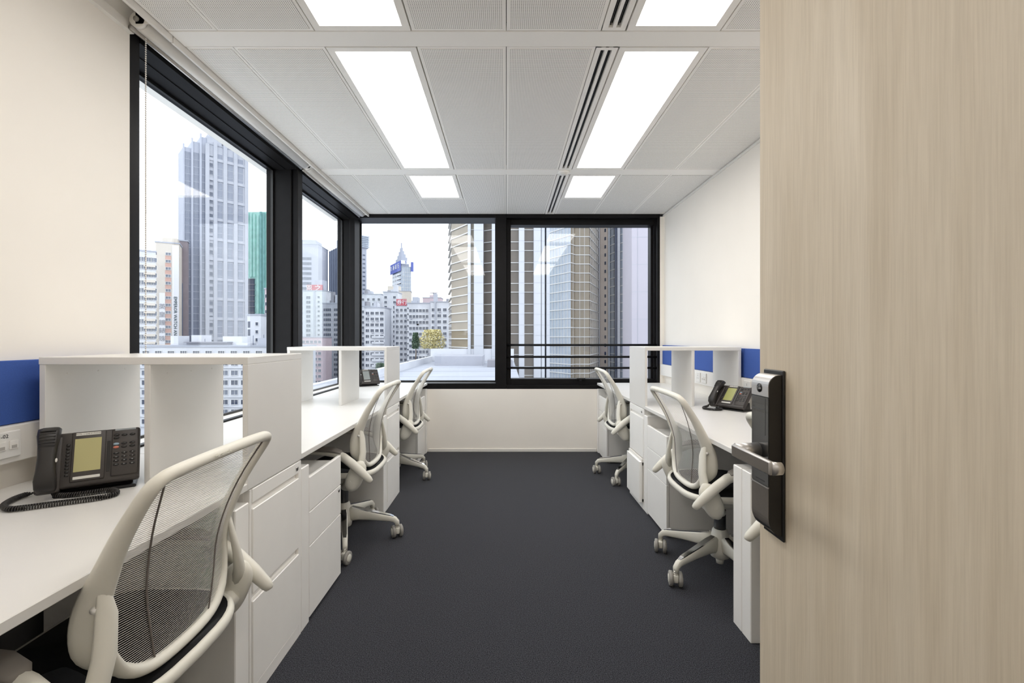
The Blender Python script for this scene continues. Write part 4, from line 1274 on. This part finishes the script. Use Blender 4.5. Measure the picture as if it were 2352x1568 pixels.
f7.bx('pipe_shaft', E_STONE, f7.Lr * .18, f7.Lr * .24, -.7, 0, 0, f7.H)
pp = Bld('pink_block', 'pale pink block with a rooftop crane behind the flats', 971, 310, 0, 1012, 684, E_PINK, depth=12)
pp.bx('plant_room', E_PINK, pp.Lr * .35, pp.Lr * .75, 2, 8, pp.H, pp.z(677))
pp.bx('mast', E_CONC, pp.Lr * .52, pp.Lr * .56, 4, 4.4, pp.z(677), pp.z(670))
pp.bx('crane_arm', E_CONC, pp.Lr * .35, pp.Lr * .78, 4, 4.4, pp.z(672), pp.z(670.5))
flats('apartment_block', 'distant white flats behind the bronze tower edge', 1010, 1060, 703, 290, 4, n=20, glass=G_MID)

# ---- roof terrace below the far window
tz = -3.3
te = thing('roof_terrace', 'pale grey roof terrace below the far window', 'terrace', (-6, 28, GND), 0)
part('deck', MB().box(-9, 7.5, 0, 78, 0, tz - GND), E_ROOF, te)
part('planter_wall', MB().box(-9, 7.5, 62, 63, tz - GND, tz - GND + 2.5), E_WHITE, te)
part('parapet', MB().box(-9.3, -8.7, 0, 78, tz - GND, tz - GND + 1.0), E_WHITE, te)
part('plant_housing', MB().box(-6, 2, 48, 56, tz - GND, tz - GND + 1.6), E_GREY, te)
part('plant_housing', MB().box(3, 7, 44, 48, tz - GND, tz - GND + 1.1), E_CONC, te)
for i in range(7):
    part('deck_joint', MB().box(-9, 7.5, 8 + 9 * i, 8.08 + 9 * i, tz - GND, tz - GND + .015), E_CONC, te)
LEAFY = mat('autumn_foliage', lin(205, 196, 146), 0.8, noise=0.2, nscale=0.9)
LEAFG = mat('green_foliage', lin(92, 112, 92), 0.8, noise=0.3, nscale=0.9)
BARK = mat('tree_bark', lin(110, 100, 92), 0.9)
def tree(label, x0, x1, yt, yb, Y, m, seed):
    rnd = random.Random(seed)
    p = px((x0 + x1) / 2, yb, Y)
    t = thing('roof_tree', label, 'tree', (p.x, p.y, tz), 0, 'trees on the roof terrace')
    W_ = (x1 - x0) / F * Y / 2; H_ = (yb - yt) / F * Y
    zb = p.z - tz
    part('trunk', MB().tube([(0, 0, 0), (.1, 0, zb * .6), (0, 0, zb + H_ * .4)], [.16, .12, .06], 8), BARK, t)
    f = MB()
    for k in range(1500):
        q = rnd.uniform(0, 2 * math.pi); r = rnd.random() ** .5
        zz = rnd.random()
        rr = r * W_ * (1 - .75 * abs(zz - .35) ** 1.2)
        c = Vector((math.cos(q) * rr, math.sin(q) * rr * .8, zb + zz * H_))
        a = Vector((rnd.uniform(-1, 1), rnd.uniform(-1, 1), rnd.uniform(-.6, .6))).normalized() * rnd.uniform(.16, .32)
        d = a.cross(Vector((rnd.uniform(-1, 1), rnd.uniform(-1, 1), 1))).normalized() * .16
        f.add([c - a, c + d, c + a, c - d], [(0, 1, 2, 3)])
    o = part('foliage', f, m, t); o['kind'] = 'stuff'
tree('broad yellow leaved tree on the roof terrace', 960, 1026, 757, 800, 97, LEAFY, 3)
tree('small green tree beside the yellow tree', 946, 963, 764, 800, 96, LEAFG, 5)
tree('dark green shrub tree near the corner phone', 862, 886, 835, 862, 60, LEAFG, 8)

# ---- two glass towers close by, built strip by strip along their plan outlines
def strip_tower(name, label, segs, ytop, pitch, base=GND, depth=12):
    """segs: (x0, Y0, x1, Y1, kind) in picture columns and depths, left to right"""
    x0, Y0 = segs[0][0], segs[0][1]
    o = px(x0, 777, Y0)
    t = thing(name, label, 'building', (o.x, o.y, base), 0, 'buildings of the city outside')
    H = CH - (ytop - VY) / F * Y0 - base
    back = []
    for (a, Ya, b_, Yb, kind) in segs:
        P = px(a, 777, Ya) - o; Q = px(b_, 777, Yb) - o
        d = (Q - P); L_ = d.length; ang = math.atan2(d.y, d.x)
        m, proud, nm = {'white': (E_MULLW, .35, 'pilaster'), 'glass': (G_TAN, 0, 'glass_bay'), 'brown': (G_BROWN, 0, 'glass_bay'), 'pale': (G_SKY, 0, 'glass_bay'), 'beige': (E_BEIGE, .1, 'stone_wall'), 'pink': (E_PINK, .1, 'stone_wall'), 'lilac': (E_LILAC, 0, 'stone_wall'), 'dark': (G_DARK, -.1, 'glass_bay')}[kind.split('+')[0]]
        ca, sa = math.cos(ang), math.sin(ang)
        dl = Vector((sa * depth, ca * depth))            # world +Y seen in the bay's own axes
        fp_ = [(-.02, -proud), (L_ + .02, -proud), (L_ + .02 + dl.x, dl.y), (-.02 + dl.x, dl.y)]
        bm_ = MB().add([(x, y, z) for z in (0, H) for x, y in fp_], [(0, 1, 2, 3), (7, 6, 5, 4), (0, 4, 5, 1), (1, 5, 6, 2), (2, 6, 7, 3), (3, 7, 4, 0)])
        bay = part(nm, bm_, m, t, loc=(P.x, P.y, 0), rot=(0, 0, ang))
        z = H - 1.0
        i = 0
        if kind.startswith(('glass', 'brown', 'pale')):
            sub = kind.split('+')[1] if '+' in kind else ''
            while z > 14:
                hgt_ = {'thin': .12, 'half': .2}.get(sub, .3)
                part('transom', MB().box(-.05, L_ + .05, -.22, .1, -hgt_ / 2, hgt_ / 2), E_MULL, bay, loc=(0, 0, z))
                if sub == 'half':
                    z -= pitch * .42
                elif sub == 'thin':
                    z -= pitch * (.58 if i % 2 else .42)
                else:
                    z -= pitch
                i += 1
            nm_ = int(sub[1:]) if sub.startswith('m') else 0
            for k in range(1, nm_ + 1):
                part('mullion', MB().box(-.07, .07, -.16, .05, 0, H), E_MULL, bay, loc=(L_ * k / (nm_ + 1), 0, 0))
        elif kind.startswith('white'):
            while z > 14:
                part('panel_joint', MB().box(0, L_, -proud - .02, -proud + .03, -.03, .03), E_GREY, bay, loc=(0, 0, z))
                z -= pitch * .5
        elif kind.startswith('beige'):
            while z > 14:
                part('window', MB().box(L_ * .55, L_ * .75, -.25, .1, -.7, .7), G_DARK, bay, loc=(0, 0, z))
                z -= pitch
    return t
E_MULLW = ext('white_metal_panel', (180, 183, 191), 0.45, 0.015)
Y1 = 92
strip_tower('glass_tower', 'near bronze glass tower with white pilasters straight ahead',
    [(1031, 108, 1037, 96, 'glass+half'), (1037, 96, 1075, 90, 'glass+half'), (1075, 90, 1081, 90, 'white'), (1081, 91, 1089, 91, 'glass+thin'), (1089, 90, 1110, 90, 'white'), (1110, 92, 1130, 91, 'brown+thin'), (1130, 90, 1150, 90, 'white'), (1150, 91, 1192, 91, 'brown+thin'), (1192, 90, 1204, 90, 'white'), (1204, 91, 1226, 91, 'brown+thin'), (1226, 90, 1242, 90, 'white'), (1242, 90.3, 1249, 90.6, 'white'), (1249, 91.5, 1255, 92, 'dark'), (1255, 91, 1262, 91, 'white')],
    380, 4.15)
strip_tower('faceted_tower', 'faceted curtain wall tower behind the casement window',
    [(1262, 190, 1311, 178, 'pale+m6'), (1311, 178, 1321, 181, 'glass+m1'), (1321, 181, 1353, 181, 'glass+m2'), (1353, 181, 1375, 204, 'glass+m6'), (1375, 204, 1379, 204, 'white'), (1379, 203, 1397, 200, 'beige'), (1397, 199, 1400, 199, 'white'), (1400, 200, 1413, 194, 'pale'), (1413, 193, 1418, 193, 'dark'), (1418, 193, 1424, 193, 'white'), (1424, 194, 1440, 190, 'pale'), (1440, 189, 1451, 188, 'pink')],
    330, 3.62)
lw_ = Bld('blank_tower', 'blank lilac clad tower wall filling the right of the casement', 1451, 150, -6, 1560, 380, E_LILAC, depth=20)
lw_.bx('cladding_joint', E_GREY, lw_.Lr * .12, lw_.Lr * .13, -.05, .05, 0, lw_.H)
for i in range(12):
    lw_.bx('cladding_joint', E_STONE, 0, lw_.Lr, -.03, .05, lw_.z(545) - 9 * i, lw_.z(545) - 9 * i + .12)
